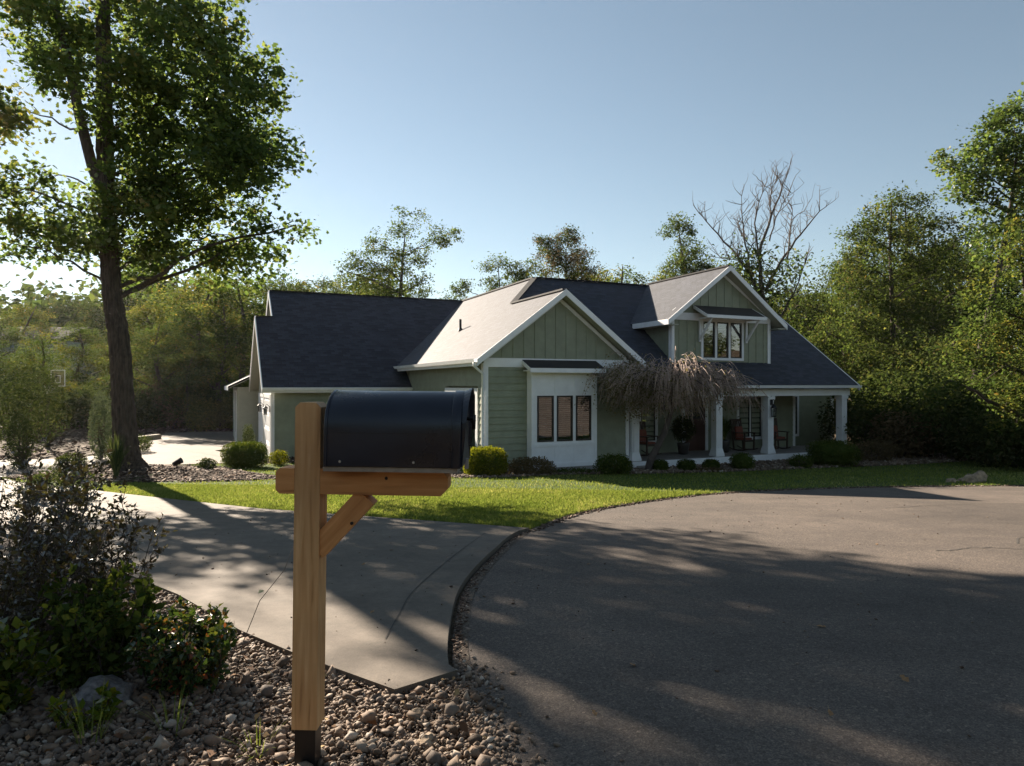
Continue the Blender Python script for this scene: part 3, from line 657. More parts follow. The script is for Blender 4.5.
# wall lamps on the garage end
def wall_lamp(u, v, z):
    mb = MB(); mb.box(u-.03, u, v-.05, v+.05, z-.1, z+.12); mb.tube([(u-.02, v, z+.1), (u-.12, v, z+.2), (u-.16, v, z+.14)], [.012]*3, 6)
    mb.lathe([(.02, z+.13), (.09, z+.06), (.095, z+.04), (.02, z+.04)], u-.16, v, 8); mb.lathe([(.07, z-.2), (.075, z-.18), (.02, z-.18)], u-.16, v, 8)
    for a in range(4): c, s_ = math.cos(a*1.57+.78), math.sin(a*1.57+.78); mb.tube([(u-.16+.06*c, v+.06*s_, z-.19), (u-.16+.08*c, v+.08*s_, z+.05)], [.008]*2, 4)
    l = mb.build('wall_lamp', M['iron'], house)
    mb = MB(); mb.lathe([(.05, z-.17), (.065, z+.03)], u-.16, v, 8); mb.build('lamp_glass', M['blind'], l)
wall_lamp(-5.26, 8.14, 1.55); wall_lamp(-5.26, 11.22, 1.55)
# rear garage bay
mb = MB(); mb.box(-6.1, -4.65, 15.4, 20.5, -.3, 2.35); mb.build('rear_bay_wall', M['soffit'], house)
roof('rear_bay_roof', [(-6.5, 15.0), (-4.2, 15.0), (-4.2, 20.9), (-6.5, 20.9)], lambda u, v: 2.4+.5*(u+6.5), 'v')
mb = MB(); mb.box(-6.15, -6.102, 15.8, 15.95, -.3, 2.2); mb.box(-6.15, -6.102, 17.2, 17.35, -.3, 2.2); mb.box(-6.52, -6.5, 15, 20.9, 2.2, 2.4); mb.build('rear_bay_trim', M['white'], house)
mb = MB(); mb.box(-6.12, -6.102, 15.95, 17.2, .2, 2.1); mb.build('window', M['black_frame'], house)

# windows ------------------------------------------------------------
def window(u0, u1, z0, z1, v, parent=house, fr='black_frame', units=1, casing=.0, blinds=True, name='window', normal='-v', mull=0.0, depth=.5):
    """window in a wall facing -v: casing, frame, pane, blinds, and a dark room box behind it"""
    mb = MB(); t = .045
    if casing:
        c = casing
        mb.box(u0-c, u0, v-.035, v+.0, z0-c, z1+c); mb.box(u1, u1+c, v-.035, v, z0-c, z1+c)
        mb.box(u0, u1, v-.035, v, z1, z1+c); mb.box(u0-.0, u1+.0, v-.045, v, z0-c, z0)
    else:
        mb.box(u0-.01, u0, v-.01, v, z0, z1)
    w = mb.build(name, M['white'] if casing else M[fr], parent)
    uw = (u1-u0-mull*(units-1))/units
    for i in range(units):
        a = u0+i*(uw+mull); b = a+uw
        mb = MB(); mb.box(a, a+t, v-.02, v+.05, z0, z1); mb.box(b-t, b, v-.02, v+.05, z0, z1); mb.box(a+t, b-t, v-.02, v+.05, z1-t, z1); mb.box(a+t, b-t, v-.02, v+.05, z0, z0+t)
        mb.build('frame', M[fr], w)
        mb = MB(); mb.poly([(a+t, v+.012, z0+t), (b-t, v+.012, z0+t), (b-t, v+.012, z1-t), (a+t, v+.012, z1-t)])
        mb.build('pane', M['glass'], w, recalc=False)
        if mull and i < units-1:
            mb = MB(); mb.box(b, b+mull, v-.034, v+.05, z0, z1); mb.build('mullion', M['white'], w)
        if blinds:
            mb = MB(); z = z1-t-.03
            while z > z0+t+.02:
                mb.hexa([(a+t, v+.05, z), (b-t, v+.05, z), (b-t, v+.095, z+.022), (a+t, v+.095, z+.022)], [(a+t, v+.05, z+.004), (b-t, v+.05, z+.004), (b-t, v+.095, z+.026), (a+t, v+.095, z+.026)]); z -= .062
            mb.build('blind', M['blind'], w)
    mb = MB(); d = depth
    mb.poly([(u0, v+d, z0), (u1, v+d, z0), (u1, v+d, z1), (u0, v+d, z1)])
    mb.poly([(u0, v+.04, z0), (u0, v+d, z0), (u0, v+d, z1), (u0, v+.04, z1)]); mb.poly([(u1, v+.04, z0), (u1, v+d, z0), (u1, v+d, z1), (u1, v+.04, z1)])
    mb.poly([(u0, v+.04, z1), (u1, v+.04, z1), (u1, v+d, z1), (u0, v+d, z1)]); mb.poly([(u0, v+.04, z0), (u1, v+.04, z0), (u1, v+d, z0), (u0, v+d, z0)])
    mb.build('window_recess', M['room'], w, recalc=False)
    return w
# bay (bump-out) of the front gable
bay = MB(); v = -.35
for a, b, z0, z1 in [(1.39, 1.57, -.03, 2.9), (3.42, 3.6, -.03, 2.9), (1.57, 3.42, -.03, .75), (1.57, 3.42, 2.13, 2.9), (2.117, 2.23, .75, 2.13), (2.77, 2.886, .75, 2.13)]:
    bay.box(a, b, v, v+.06, z0, z1)
bay.box(1.39, 1.45, v+.06, -.003, -.03, 2.9); bay.box(3.54, 3.6, v+.06, -.003, -.03, 2.9)
BAY = bay.build('bay', M['white'], house)
mb = MB()
for a, b in ((1.37, 1.47), (3.52, 3.62)): mb.box(a, b, v-.022, v-.001, -.03, 2.9)
mb.box(1.47, 3.52, v-.022, v-.001, .60, .70); mb.box(1.47, 3.52, v-.022, v-.001, -.03, .10)
for u in (2.17, 2.83): mb.box(u-.022, u+.022, v-.018, v-.001, .10, .60); mb.box(u-.022, u+.022, v-.018, v-.001, 2.2, 2.8)
mb.box(1.47, 3.52, v-.022, v-.001, 2.8, 2.9); mb.box(1.368, 1.389, v-.02, -.045, -.03, 2.9)
mb.build('bay_trim', M['white'], BAY, bevel=.003)
mb = MB(); mb.box(1.42, 3.57, v+.02, -.01, -.28, -.031); mb.build('bay_base', M['foundation'], BAY)
Hb = lambda u, v: 2.94 + .42*(v+.62)
mb = MB(); mb.hexa([(1.22, -.62, 2.92), (3.77, -.62, 2.92), (3.77, -.05, 3.18), (1.22, -.05, 3.18)], [(1.22, -.62, 2.95), (3.77, -.62, 2.95), (3.77, -.05, 3.21), (1.22, -.05, 3.21)]); mb.build('bay_roof', M['shingle'], BAY)
mb = MB(); mb.box(1.22, 3.77, -.65, -.622, 2.82, 2.95); mb.hexa([(1.2, -.65, 2.82), (1.2, -.05, 3.08), (1.2, -.05, 3.19), (1.2, -.65, 2.94)], [(1.219, -.65, 2.82), (1.219, -.05, 3.08), (1.219, -.05, 3.19), (1.219, -.65, 2.94)])
mb.box(1.25, 3.74, -.6, -.05, 2.86, 2.90); mb.build('bay_fascia', M['white'], BAY)
for a, b in ((1.57, 2.117), (2.23, 2.77), (2.886, 3.42)): window(a, b, .75, 2.13, -.345, BAY)
# window on the left side of the gable room (built facing -v, turned to face -u)
side = empty('side_window_holder'); side.name = 'side_window'; side.parent = house; side.location = (0, 3.45, 0); side.rotation_euler = (0, 0, -math.pi/2)
window(0.16, 2.88, 0.05, 2.22, -.02, side, fr='white', units=3, casing=.14, blinds=False, mull=.08)
# porch ----------------------------------------------------------------
porch = empty('porch'); porch.parent = house
mb = MB(); mb.box(5.02, 14.95, -.22, 1.85, -.18, 0); mb.build('porch_floor', M['mesh_stone'], porch)
mb = MB(); mb.box(5.02, 14.97, -.25, -.222, -.27, -.01); mb.box(14.955, 14.975, -.25, 1.8, -.27, -.01); mb.build('skirt_board', M['white'], porch)
mb = MB(); mb.box(5.15, 5.75, -.75, -.26, -.32, -.14); mb.build('step', M['foundation'], porch, bevel=.01)
mb = MB(); mb.box(5.05, 14.95, -.14, .14, 2.06, 2.30); mb.box(14.68, 14.95, .14, 1.8, 2.06, 2.30); mb.build('beam', M['white'], porch, bevel=.004)
mb = MB(); mb.box(5.05, 14.95, .14, 1.8, 2.2, 2.24); mb.build('porch_ceiling', M['soffit'], porch)
for u in (5.22, 8.64, 10.97, 14.66):
    mb = MB(); w = .135
    mb.box(u-w, u+w, -w, w, .28, 2.06)
    def ring(r, z): return [(u-r, -r, z), (u+r, -r, z), (u+r, r, z), (u-r, r, z)]
    mb.hexa(ring(.185, .0), ring(.185, .07)); mb.hexa(ring(.18, .07), ring(.137, .28)); mb.hexa(ring(.17, 1.93), ring(.17, 2.055))
    mb.build('column', M['white'], porch, bevel=.005)
lap('wall', (5.0, 1.8, 0), (14.13, 1.8, 0), 0.0, 2.3, F)
mb = MB(); mb.box(14.05, 14.16, 1.76, 1.84, 0, 2.25); mb.build('corner_board', M['white'], house)
def pwin(u0, u1, z0, z1, n, **k): return window(u0, u1, z0, z1, 1.78, house, 'black_frame', n, .11, **k)
# porch windows and door (wall plane v=1.8)
pwin(6.05, 7.35, .45, 1.95, 2, mull=.06, blinds=False)
pwin(11.25, 12.35, .45, 1.98, 2, mull=.06)
mb = MB(); mb.box(8.55, 8.68, 1.75, 1.80, 0, 2.12); mb.box(9.62, 9.75, 1.75, 1.80, 0, 2.12); mb.box(8.68, 9.62, 1.75, 1.80, 2.03, 2.12)
fd = mb.build('front_door', M['white'], house)
mb = MB(); mb.box(8.68, 9.62, 1.765, 1.79, .01, 2.03)
for zz0, zz1 in ((.15, .75), (.85, 1.1)):
    for uu in (8.78, 9.2): mb.box(uu, uu+.32, 1.752, 1.765, zz0, zz1)
mb.build('door_leaf', M['door'], fd, bevel=.004)
mb = MB(); mb.poly([(8.82, 1.763, 1.2), (9.48, 1.763, 1.2), (9.48, 1.763, 1.9), (8.82, 1.763, 1.9)]); mb.build('door_glass', M['black_frame'], fd)
mb = MB(); mb.tube([(9.54, 1.76, 1.0), (9.54, 1.7, 1.0), (9.46, 1.69, 1.0)], [.012, .012, .012], 8); mb.build('door_handle', M['brick'], fd)
# right-hand wing seen past the porch
lap('wall', (14.13, 3.2, 0), (17.9, 3.2, 0), -.3, 2.2, F)
mb = MB(); mb.box(17.8, 17.9, 3.22, 8.0, -.3, 2.2); mb.build('wall', M['siding'], house)
roof('roof', [(14.1, 2.9), (18.2, 2.9), (17.0, 5.2), (14.1, 5.2)], lambda u, v: 2.3+.5*(v-2.9), 'u', soff=False)
roof('roof', [(14.1, 5.2), (17.0, 5.2), (18.2, 8.3), (14.1, 8.3)], lambda u, v: 3.45-.4*(v-5.2), 'u', soff=False)
window(14.75, 15.75, .35, 1.95, 3.18, house, 'black_frame', 1, .10, blinds=False)
mb = MB(); mb.box(17.78, 17.93, 3.15, 3.24, -.3, 2.2); mb.build('corner_board', M['white'], house)
# dormer -----------------------------------------------------------------
dormer = empty('dormer'); dormer.parent = house
DC, DH = 9.49, 6.68
Hdl = lambda u, v: DH-PL*(DC-u); Hdr = lambda u, v: DH-PL*(u-DC)
roof('dormer_roof', [(6.84, .3), (DC, .3), (DC, 5.24), (6.84, 2.6)], Hdl, 'v', parent=dormer)
roof('dormer_roof', [(DC, .3), (12.14, .3), (12.14, 2.6), (DC, 5.24)], Hdr, 'v', parent=dormer)
batten_gable(7.27, 11.71, DC, DH-.14, 4.95, .7, dormer, .36)
mb = MB()
for a, b, z0, z1 in [(7.27, 8.56, 3.05, 4.75), (10.44, 11.71, 3.05, 4.75), (8.56, 10.44, 3.05, 3.38), (7.27, 11.71, 4.75, 4.95)]:
    mb.box(a, b, .7, .8, z0, z1)
for u in [7.6, 7.95, 8.3, 10.75, 11.1, 11.45]: mb.box(u-.025, u+.025, .68, .699, 3.05, 4.72)
mb.build('dormer_wall', M['siding'], dormer)
lap('dormer_side_wall', (7.27, 3.6, 0), (7.27, .82, 0), 2.9, 4.9, (-1, 0, 0), dormer)
lap('dormer_side_wall', (11.71, .82, 0), (11.71, 3.6, 0), 2.9, 4.9, (1, 0, 0), dormer)
mb = MB()
mb.box(7.23, 11.75, .655, .698, 4.72, 4.98)
mb.box(7.22, 7.36, .66, .698, 3.2, 4.72); mb.box(11.62, 11.76, .66, .698, 3.2, 4.72); mb.box(7.225, 7.265, .66, .82, 3.2, 4.72); mb.box(11.715, 11.755, .66, .82, 3.2, 4.72)
rake(mb, [(6.81, 4.675), (DC, 6.69), (12.17, 4.675)], .255, .298, .19)
rake(mb, [(7.3, 4.93+.12), (DC, 6.49), (11.68, 5.05)], .665, .697, .12)
mb.box(6.80, 6.838, .255, 2.4, 4.50, 4.68); mb.box(12.142, 12.18, .255, 2.4, 4.50, 4.68)
mb.build('dormer_trim', M['white'], dormer, bevel=.004)
for ua, ub in ((6.84, 7.26), (11.73, 12.14)):
    mb = MB(); mb.box(ua, ub, .3, 2.5, 4.50, 4.53); mb.build('dormer_soffit', M['soffit'], dormer)
mb = MB(); mb.beam((DC, .3, DH), (DC, 5.1, DH), .2, .05); mb.build('ridge_cap', M['shingle'], dormer)
window(8.62, 10.38, 3.42, 4.70, .70, dormer, 'black_frame', 3, .09, mull=.09)
aw = empty('awning'); aw.parent = dormer
mb = MB(); a_ = [(8.18, -.06, 4.83), (10.82, -.06, 4.83), (10.82, .65, 5.22), (8.18, .65, 5.22)]; mb.hexa(a_, [(x, y, z+.03) for x, y, z in a_]); mb.build('awning_roof', M['shingle'], aw)
mb = MB(); mb.box(8.18, 10.82, -.09, -.062, 4.76, 4.87)
for u in (8.15, 10.822): mb.hexa([(u, -.09, 4.76), (u+.028, -.09, 4.76), (u+.028, .65, 5.14), (u, .65, 5.14)], [(u, -.09, 4.86), (u+.028, -.09, 4.86), (u+.028, .65, 5.25), (u, .65, 5.25)])
mb.build('awning_fascia', M['white'], aw)
for u in (8.44, 10.56):
    mb = MB(); mb.beam((u, .0, 4.78), (u, .62, 4.05), .07, .06); mb.beam((u, -.03, 4.78), (u, .64, 4.80), .07, .06); mb.beam((u, .63, 4.82), (u, .63, 3.98), .07, .05, (0, 1, 0)); mb.build('bracket', M['white'], aw)

# ------------------------------------------------------------------ MAILBOX
mz = g1(-.72, 2.445)
mail = empty('mailbox', (-.732, 2.445, mz), math.radians(-1.5)); mail.rotation_euler.y = math.radians(.7)
tag(mail, 'black arched rural mailbox on a cedar post with arm and diagonal brace', 'mailbox')
def wood(name, p0, p1, w, h, cut0=0, cut1=0, seed=0, parent=mail, up=(0, 1, 0), corner=None):
    """squared timber from p0 to p1 with UV along its grain; cut = chamfered end corners"""
    mb = MB(); p0, p1 = Vector(p0), Vector(p1); L = (p1-p0).length; d = (p1-p0)/L; Y = Vector(up); X = Y.cross(d).normalized(); Y = d.cross(X)
    prof = [(0, -w/2+cut0), (cut0, -w/2), (L-cut1, -w/2), (L, -w/2+cut1), (L, w/2-cut1), (L-cut1, w/2), (cut0, w/2), (0, w/2-cut0)]
    pp = []
    for q in prof:
        if not pp or (abs(pp[-1][0]-q[0])+abs(pp[-1][1]-q[1])) > 1e-6: pp.append(q)
    if (abs(pp[-1][0]-pp[0][0])+abs(pp[-1][1]-pp[0][1])) < 1e-6: pp.pop()
    A = [p0+d*a+X*b-Y*h/2 for a, b in pp]; B = [p0+d*a+X*b+Y*h/2 for a, b in pp]; s = seed*1.37
    mb.poly(A[::-1], [(b+s, a+s) for a, b in pp][::-1]); mb.poly(B, [(b+s+.5, a+s) for a, b in pp])
    for i in range(len(pp)):
        j = (i+1) % len(pp); a0, b0 = pp[i]; a1, b1 = pp[j]
        if abs(a1-a0) > abs(b1-b0)*1.5: u = [(s+.2, a0+s), (s+.2, a1+s), (s+.2+h, a1+s), (s+.2+h, a0+s)]
        else: u = [(b0+s, s), (b1+s, s), (b1+s, s+h*.15), (b0+s, s+h*.15)]
        mb.poly([A[i], A[j], B[j], B[i]], u)
    return mb.build(name, M['cedar' if name == 'post' else 'cedar_bounce'], parent, bevel=.0035)
wood('post', (0, 0, .17), (0, 0, 1.322), .09, .09, 0, .017, 1)
mb = MB(); mb.box(-.037, .037, -.037, .037, -.2, .172); mb.build('post_base', M['iron'], mail, bevel=.003)
wood('arm', (-.112, 0, 1.045), (-.046, 0, 1.045), .09, .09, .014, 0, 2); wood('arm', (.046, 0, 1.045), (.497, 0, 1.045), .09, .09, 0, .026, 3)
wood('brace', (.030, 0, .80), (.205, 0, 0.992), .075, .075, 0, 0, 4)
mb = MB(); mb.box(.08, .538, -.125, .125, 1.091, 1.108); mb.build('mounting_board', simple('weathered_board', (.30, .25, .20), .8, .2, 20), mail, bevel=.002)
for x, z in ((.28, 1.06), (.16, .90)):
    mb = MB(); mb.tube([(x, -.047, z), (x, -.040, z)], [.006, .005], 8); mb.build('screw', M['iron'], mail)
def arch(w, hs, n=16, z0=0, wall=0):
    """outline y-z of an arched box"""
    pts = [(-w, z0)]; 
    for i in range(n+1):
        a = math.pi - math.pi*i/n; pts.append((w*math.cos(a), z0+hs+w*.98*math.sin(a)))
    pts.append((w, z0)); return pts
Z0 = 1.109
def arch_solid(x0, x1, w, hs, z0, n=20, round0=0):
    mb = MB(); A = arch(w, hs, n, z0)
    mb.hexa([(x0, y, z) for y, z in A], [(x1, y, z) for y, z in A]); return mb
b = arch_solid(.090, .525, .135, .125, Z0).build('box', M['enamel'], mail, bevel=.004)
sm = [abs(p.normal.x) < .5 for p in b.data.polygons]; b.data.polygons.foreach_set('use_smooth', sm)
for x0, x1, e in ((.084, .096, .003), (.516, .550, .005)):
    r = arch_solid(x0, x1, .135+e, .125, Z0-.001).build('rim', M['enamel'], mail, bevel=.003)
    r.data.polygons.foreach_set('use_smooth', [abs(p.normal.x) < .5 for p in r.data.polygons])
# door with flared hood at the front end
mb = MB(); A = arch(.133, .125, 20, Z0+.004); Bv = [(y*1.05, (z-Z0)*1.05+Z0) for y, z in A]
n_ = len(A)
for i in range(n_-1):
    (y0, z0_), (y1, z1_) = A[i], A[i+1]; (y2, z2), (y3, z3) = Bv[i], Bv[i+1]
    fx = lambda z: .555 + .020*max(0, (z-Z0)/.25)
    mb.poly([(.548, y0, z0_), (.548, y1, z1_), (fx(z3), y3, z3), (fx(z2), y2, z2)])
mb.poly([(.554, y, z) for y, z in A])
d = mb.build('box_door', M['enamel'], mail, recalc=False)
mb = MB(); mb.tube([(.554, 0, 1.285), (.572, 0, 1.285)], [.006, .006], 8); mb.lathe([(.012, 0), (.013, .01)], 0, 0, 8)
mb2 = MB(); mb2.tube([(.554, -.03, 1.27), (.580, -.03, 1.27), (.584, -.03, 1.285), (.584, -.03, 1.235)], [.005, .006, .007, .006], 8)
mb2.tube([(.554, .03, 1.27), (.580, .03, 1.27)], [.005]*2, 8); mb2.tube([(.580, -.03, 1.262), (.580, .03, 1.262)], [.007]*2, 8)
mb2.build('handle', M['iron'], d, True)
mb = MB(); mb.box(.551, .563, -.014, .014, Z0-.016, Z0+.02); mb.build('hinge_tab', simple('worn_steel', (.35, .35, .36), .5, .1, metallic=.8), d)
for x in (.14, .39):
    mb = MB(); mb.tube([(x, -.1345, Z0+.018), (x, -.138, Z0+.018)], [.005, .004], 8); mb.build('rivet', simple('rivet_metal', (.5, .5, .5), .4, .05, metallic=.9), mail)
# the raised side panel line of the box
mb = MB(); mb.box(.13, .475, -.1372, -.1352, Z0+.115, Z0+.118); mb.build('pressed_seam', M['enamel'], mail)

# ------------------------------------------------------------------ TREES
def limb(mb, a, b, r0, r1, g, seg=6, bend=.12, n=7, sag=0.0):
    a, b = np.array(a, float), np.array(b, float); L = np.linalg.norm(b-a); pts = []; off = g.normal(0, bend*L*.5, 3)
    for i in range(seg+1):
        t = i/seg; p = a*(1-t)+b*t + off*math.sin(math.pi*t) + g.normal(0, .02*L, 3)*(0 < i < seg); p[2] += sag*L*math.sin(math.pi*t)
        pts.append(p)
    rad = [r0*(1-i/seg)+r1*(i/seg) for i in range(seg+1)]
    mb.tube(pts, rad, n, cap=False); return np.array(pts), rad
def tree(name, base, trunk, lobes, leaf, mat, label=None, cat='tree', group=None, seed=1, kcl=38, per=26, clr=.45, bark='bark', leaders=(), twigs=True, lobed=False, aspect=.55, nsides=10, mat2=None, upbias=.5, rz=0, ts=1.0):
    """trunk: [(x,y,z,r)...]; lobes: [(x,y,z,rx,ry,rz,density)] all relative to base"""
    g = np.random.default_rng(seed); root = empty(name, base, rz)
    if label: tag(root, label, cat, group)
    mb = MB(); T = np.array([p[:3] for p in trunk], float)
    if nsides > 12:      # furrowed bark as real relief
        CT = catmull([tuple(p) for p in trunk], 26); n0 = len(mb.v); mb.tube([p[:3] for p in CT], [p[3] for p in CT], nsides, cap=False)
        phs = g.uniform(0, 6.28, nsides)
        for i, p in enumerate(CT):
            for k in range(nsides):
                q = np.array(mb.v[n0+i*nsides+k]); c_ = np.array(p[:3]); d_ = (q-c_)/(np.linalg.norm(q-c_)+1e-9)
                amp = (.016 if k % 2 else -.008) + .010*math.sin(i*.8+phs[k]) + .006*g.normal() + (.07*math.sin(2*math.pi*k/nsides*5+1)*max(0, 1-p[2]/.7)*p[3]/.3)
                mb.v[n0+i*nsides+k] = tuple(q+d_*amp*min(1, p[3]/.2))
    else: mb.tube([tuple(p) for p in T], [p[3] for p in trunk], nsides, cap=False)
    for L in leaders: mb.tube([p[:3] for p in L], [p[3] for p in L], 8, cap=False)
    skel = [T]+[np.array([p[:3] for p in L]) for L in leaders]
    SK = np.concatenate(skel); cl = []; dens = []
    TR = np.concatenate([[p[3] for p in trunk]]+[[p[3] for p in L] for L in leaders])
    # dense sampling of skeleton for attachment
    dsk = []; dr = []
    for arr, rr in [(T, [p[3] for p in trunk])]+[(np.array([p[:3] for p in L]), [p[3] for p in L]) for L in leaders]:
        for i in range(len(arr)-1):
            for t in np.linspace(0, 1, 6): dsk.append(arr[i]*(1-t)+arr[i+1]*t); dr.append(rr[i]*(1-t)+rr[i+1]*t)
    dsk = np.array(dsk); dr = np.array(dr)
    for lb in lobes:
        c = np.array(lb[:3]); rad = np.array(lb[3:6]); de = lb[6]
        # attach below the lobe centre
        sc = np.linalg.norm(dsk-c, axis=1) + 1.2*np.maximum(0, dsk[:, 2]-(c[2]-.35*np.linalg.norm(c[:2]-dsk[:, :2], axis=1)))
        i = int(np.argmin(sc)); r0 = min(dr[i]*.6, .020*np.linalg.norm(c-dsk[i])+.012)*ts
        lp, lr = limb(mb, dsk[i], c+rad*np.array([0, 0, .25]), r0, r0*.25, g, 7, .14, 6, .05)
        nc = max(3, int(kcl*de*(rad[0]*rad[2])))
        u = g.normal(size=(nc, 3)); u /= np.linalg.norm(u, axis=1)[:, None]
        P = c + u*rad*(g.uniform(.15, 1, (nc, 1))**.5)*(1+.12*g.normal(size=(nc, 1)))
        cl.append(P)
        if twigs:
            for p in P[::3]:
                j = int(np.argmin(np.linalg.norm(lp-p, axis=1))); 
                limb(mb, lp[j], p, max(.012, lr[j]*.4)*ts, .006*ts, g, 3, .12, 4)
    tr = mb.build('trunk', M[bark], root, smooth=nsides <= 12, recalc=False)
    C = np.concatenate(cl); N = len(C); s = clr*g.uniform(.6, 1.35, (N, 1))
    P = np.repeat(C, per, 0) + g.normal(size=(N*per, 3))*np.repeat(s, per, 0)*np.array([.55, .55, .38])
    if mat2 is not None:
        m = np.repeat(g.uniform(size=N) < .3, per)
        leaf_mesh('crown', P[~m], leaf, M[mat], root, upbias, aspect, g, lobed=lobed)
        leaf_mesh('crown', P[m], leaf, M[mat2], root, upbias, aspect, g, lobed=lobed)
    else: leaf_mesh('crown', P, leaf, M[mat], root, upbias, aspect, g, lobed=lobed)
    return root
def px(x, y, Z): return ((x-512)/682.7*Z, CAMZ+(385-y)/682.7*Z)

# the big oak beside the driveway
BX, BY = -9.84, 17.5; BZ = g1(BX, BY)-.05
def P3(x, y, Z=17.5): a, b = px(x, y, Z); return (a-BX, Z-BY, b-BZ)
trunk = [(0, 0, 0, .58), (-.01, 0, .18, .40), (-.04, 0, .5, .30), (*P3(123, 400), .25), (*P3(119, 340), .232), (*P3(112, 290), .215), (*P3(108, 220), .20), (*P3(105, 150), .185), (*P3(104, 70), .165), (*P3(103, 0), .145), (*P3(104, -90), .11), (*P3(110, -180), .04)]
leaders = [[(*P3(106, 205), .13), (*P3(92, 165), .135), (*P3(80, 118), .125), (*P3(68, 60), .11), (*P3(58, 20), .09), (*P3(45, -60), .06)]]
LP = [(200, 95, 72, -.5, 1), (230, 130, 50, .8, 1.3), (185, 165, 70, .5, 1.25), (155, 45, 70, .3, .9), (235, 175, 40, -.6, 1.1), (140, 228, 50, 0, 1), (36, 242, 38, .6, .75), (18, 205, 42, -.5, .8), (138, 190, 34, 0, 1.1), (150, 150, 34, 0, 1.1), (28, 20, 42, .3, 1), (75, 35, 34, -.4, 1), (78, 242, 24, 0, .8), (150, 250, 27, .3, 1), (102, 243, 22, -.3, .9), (185, 215, 30, -.6, .9), (68, 205, 19, 0, .7), (95, 216, 15, 0, .8), (30, 175, 18, .3, .5), (5, 110, 26, .3, .7), (215, 235, 42, .8, 1),
      (255, 240, 24, .2, .9), (296, 228, 15, 0, .8), (55, 60, 42, .5, .45), (15, 50, 28, .8, .5), (140, 115, 52, -1.0, .7), (222, 40, 42, .2, 1), (150, -60, 85, 0, .8), (100, -125, 75, .5, .6), (212, -45, 50, .2, .8), (50, -60, 55, .5, .5), (120, 262, 26, .2, .8), (22, 250, 18, -.3, .6), (190, 262, 24, .9, .7), (255, 75, 28, .5, 1), (270, 150, 22, .2, 1)]
lob = []
for x, y, r, dy, de in LP:
    c = P3(x, y); rm = r/42.0; lob.append((c[0], c[1]+dy*1.3, c[2], rm, rm*1.15+.3, rm*.9, de))
tree('oak_tree', (BX, BY, BZ), trunk, lob, .125, 'oak', 'tall oak with thick leaning trunk and broad dark crown beside the driveway', 'tree', seed=3, kcl=30, per=60, clr=.42, leaders=leaders, lobed=True, aspect=.75, nsides=34, ts=.62, mat2='wood1')
# autumn branch reaching in from a tree left of the frame
BX2, BY2 = -16.6, 19.0; BZ2 = g1(BX2, BY2)-.05
def Q3(x, y, Z=17.5): a, b = px(x, y, Z); return (a-BX2, Z-BY2, b-BZ2)
tree('maple_tree', (BX2, BY2, BZ2), [(0, 0, 0, .3), (0, 0, .6, .2), (.1, 0, 4, .17), (.2, 0, 8, .12), (.2, 0, 11, .04)],
     [(*Q3(18, 120), .7, .7, .5, .7), (*Q3(-30, 110), 1.5, 1.5, 1.2, .8), (*Q3(-90, 60), 1.8, 1.8, 1.6, .8), (*Q3(-70, 190), 1.3, 1.5, 1.2, .8), (*Q3(-120, -10), 1.8, 2, 1.6, .8)], .15, 'wood2', 'tree with orange-tinged leaves reaching in at the left edge', 'tree', seed=12, kcl=20, per=26, lobed=True, aspect=.75)

# generic woodland trees: prototypes, then copies
def proto(seed, H, Wd, mat, mat2=None, airy=1.0, leaf=.17, nl=12, trunk_h=.18, kcl=14, per=56):
    g = np.random.default_rng(seed)
    tr = [(0, 0, -.3, .028*H), (0, 0, .04*H, .020*H), (g.normal()*.02*H, g.normal()*.02*H, .35*H, .015*H), (g.normal()*.03*H, g.normal()*.03*H, .65*H, .010*H), (g.normal()*.04*H, 0, .93*H, .003*H)]
    lb = []
    for i in range(nl):
        t = (i+.5)/nl; z = H*(trunk_h + (1-trunk_h)*t*.9); wr = Wd*math.sin(math.pi*min(.98, .22+.70*t))**.8
        a = i*2.4+g.uniform(0, 1); rr = wr*.55*g.uniform(.6, 1.25); r = Wd*g.uniform(.30, .52)*(1.15-.5*t)
        lb.append((rr*math.cos(a), rr*math.sin(a), z, r, r, r*.8, airy))
    return lambda base, label, group=None, rz=0: tree('woodland_tree', base, tr, lb, leaf, mat, label, 'tree', group, seed, kcl, per, .62, bark='bark', mat2=mat2, rz=rz, nsides=7, ts=1.1)
protos = [(proto(21, 12, 4.6, 'wood1', 'wood3'), 12), (proto(22, 13, 4.0, 'wood2', 'wood1'), 13), (proto(23, 11, 4.8, 'wood3', 'wood1'), 11), (proto(24, 12, 4.2, 'wood1', 'wood2', .8), 12)]
made = {}
def place(kind, X, Y, top_px, label, group, wide=1.0, s=None):
    H = protos[kind][1]; z = g1(X, Y)-.1
    top = CAMZ+(385-top_px)/682.7*Y if top_px is not None else z+H
    sc = (top-z)/(H*.98) if s is None else s
    if kind not in made: o = protos[kind][0]((X, Y, z), label, group); made[kind] = o
    else:
        o = copy_tree(made[kind]); o.location = (X, Y, z); o['label'] = label
        if group: o['group'] = group
        elif 'group' in o: del o['group']
    o.rotation_euler = (0, 0, random.uniform(0, 6.28)); o.scale = (sc*wide, sc*wide, sc); return o
ORD = ['first', 'second', 'third', 'fourth', 'fifth', 'sixth', 'seventh', 'eighth', 'ninth', 'tenth', 'eleventh', 'twelfth', 'thirteenth', 'fourteenth', 'fifteenth', 'sixteenth', 'seventeenth', 'eighteenth', 'nineteenth', 'twentieth', 'twenty-first', 'twenty-second', 'twenty-third', 'twenty-fourth', 'twenty-fifth', 'twenty-sixth', 'twenty-seventh', 'twenty-eighth', 'twenty-ninth', 'thirtieth']
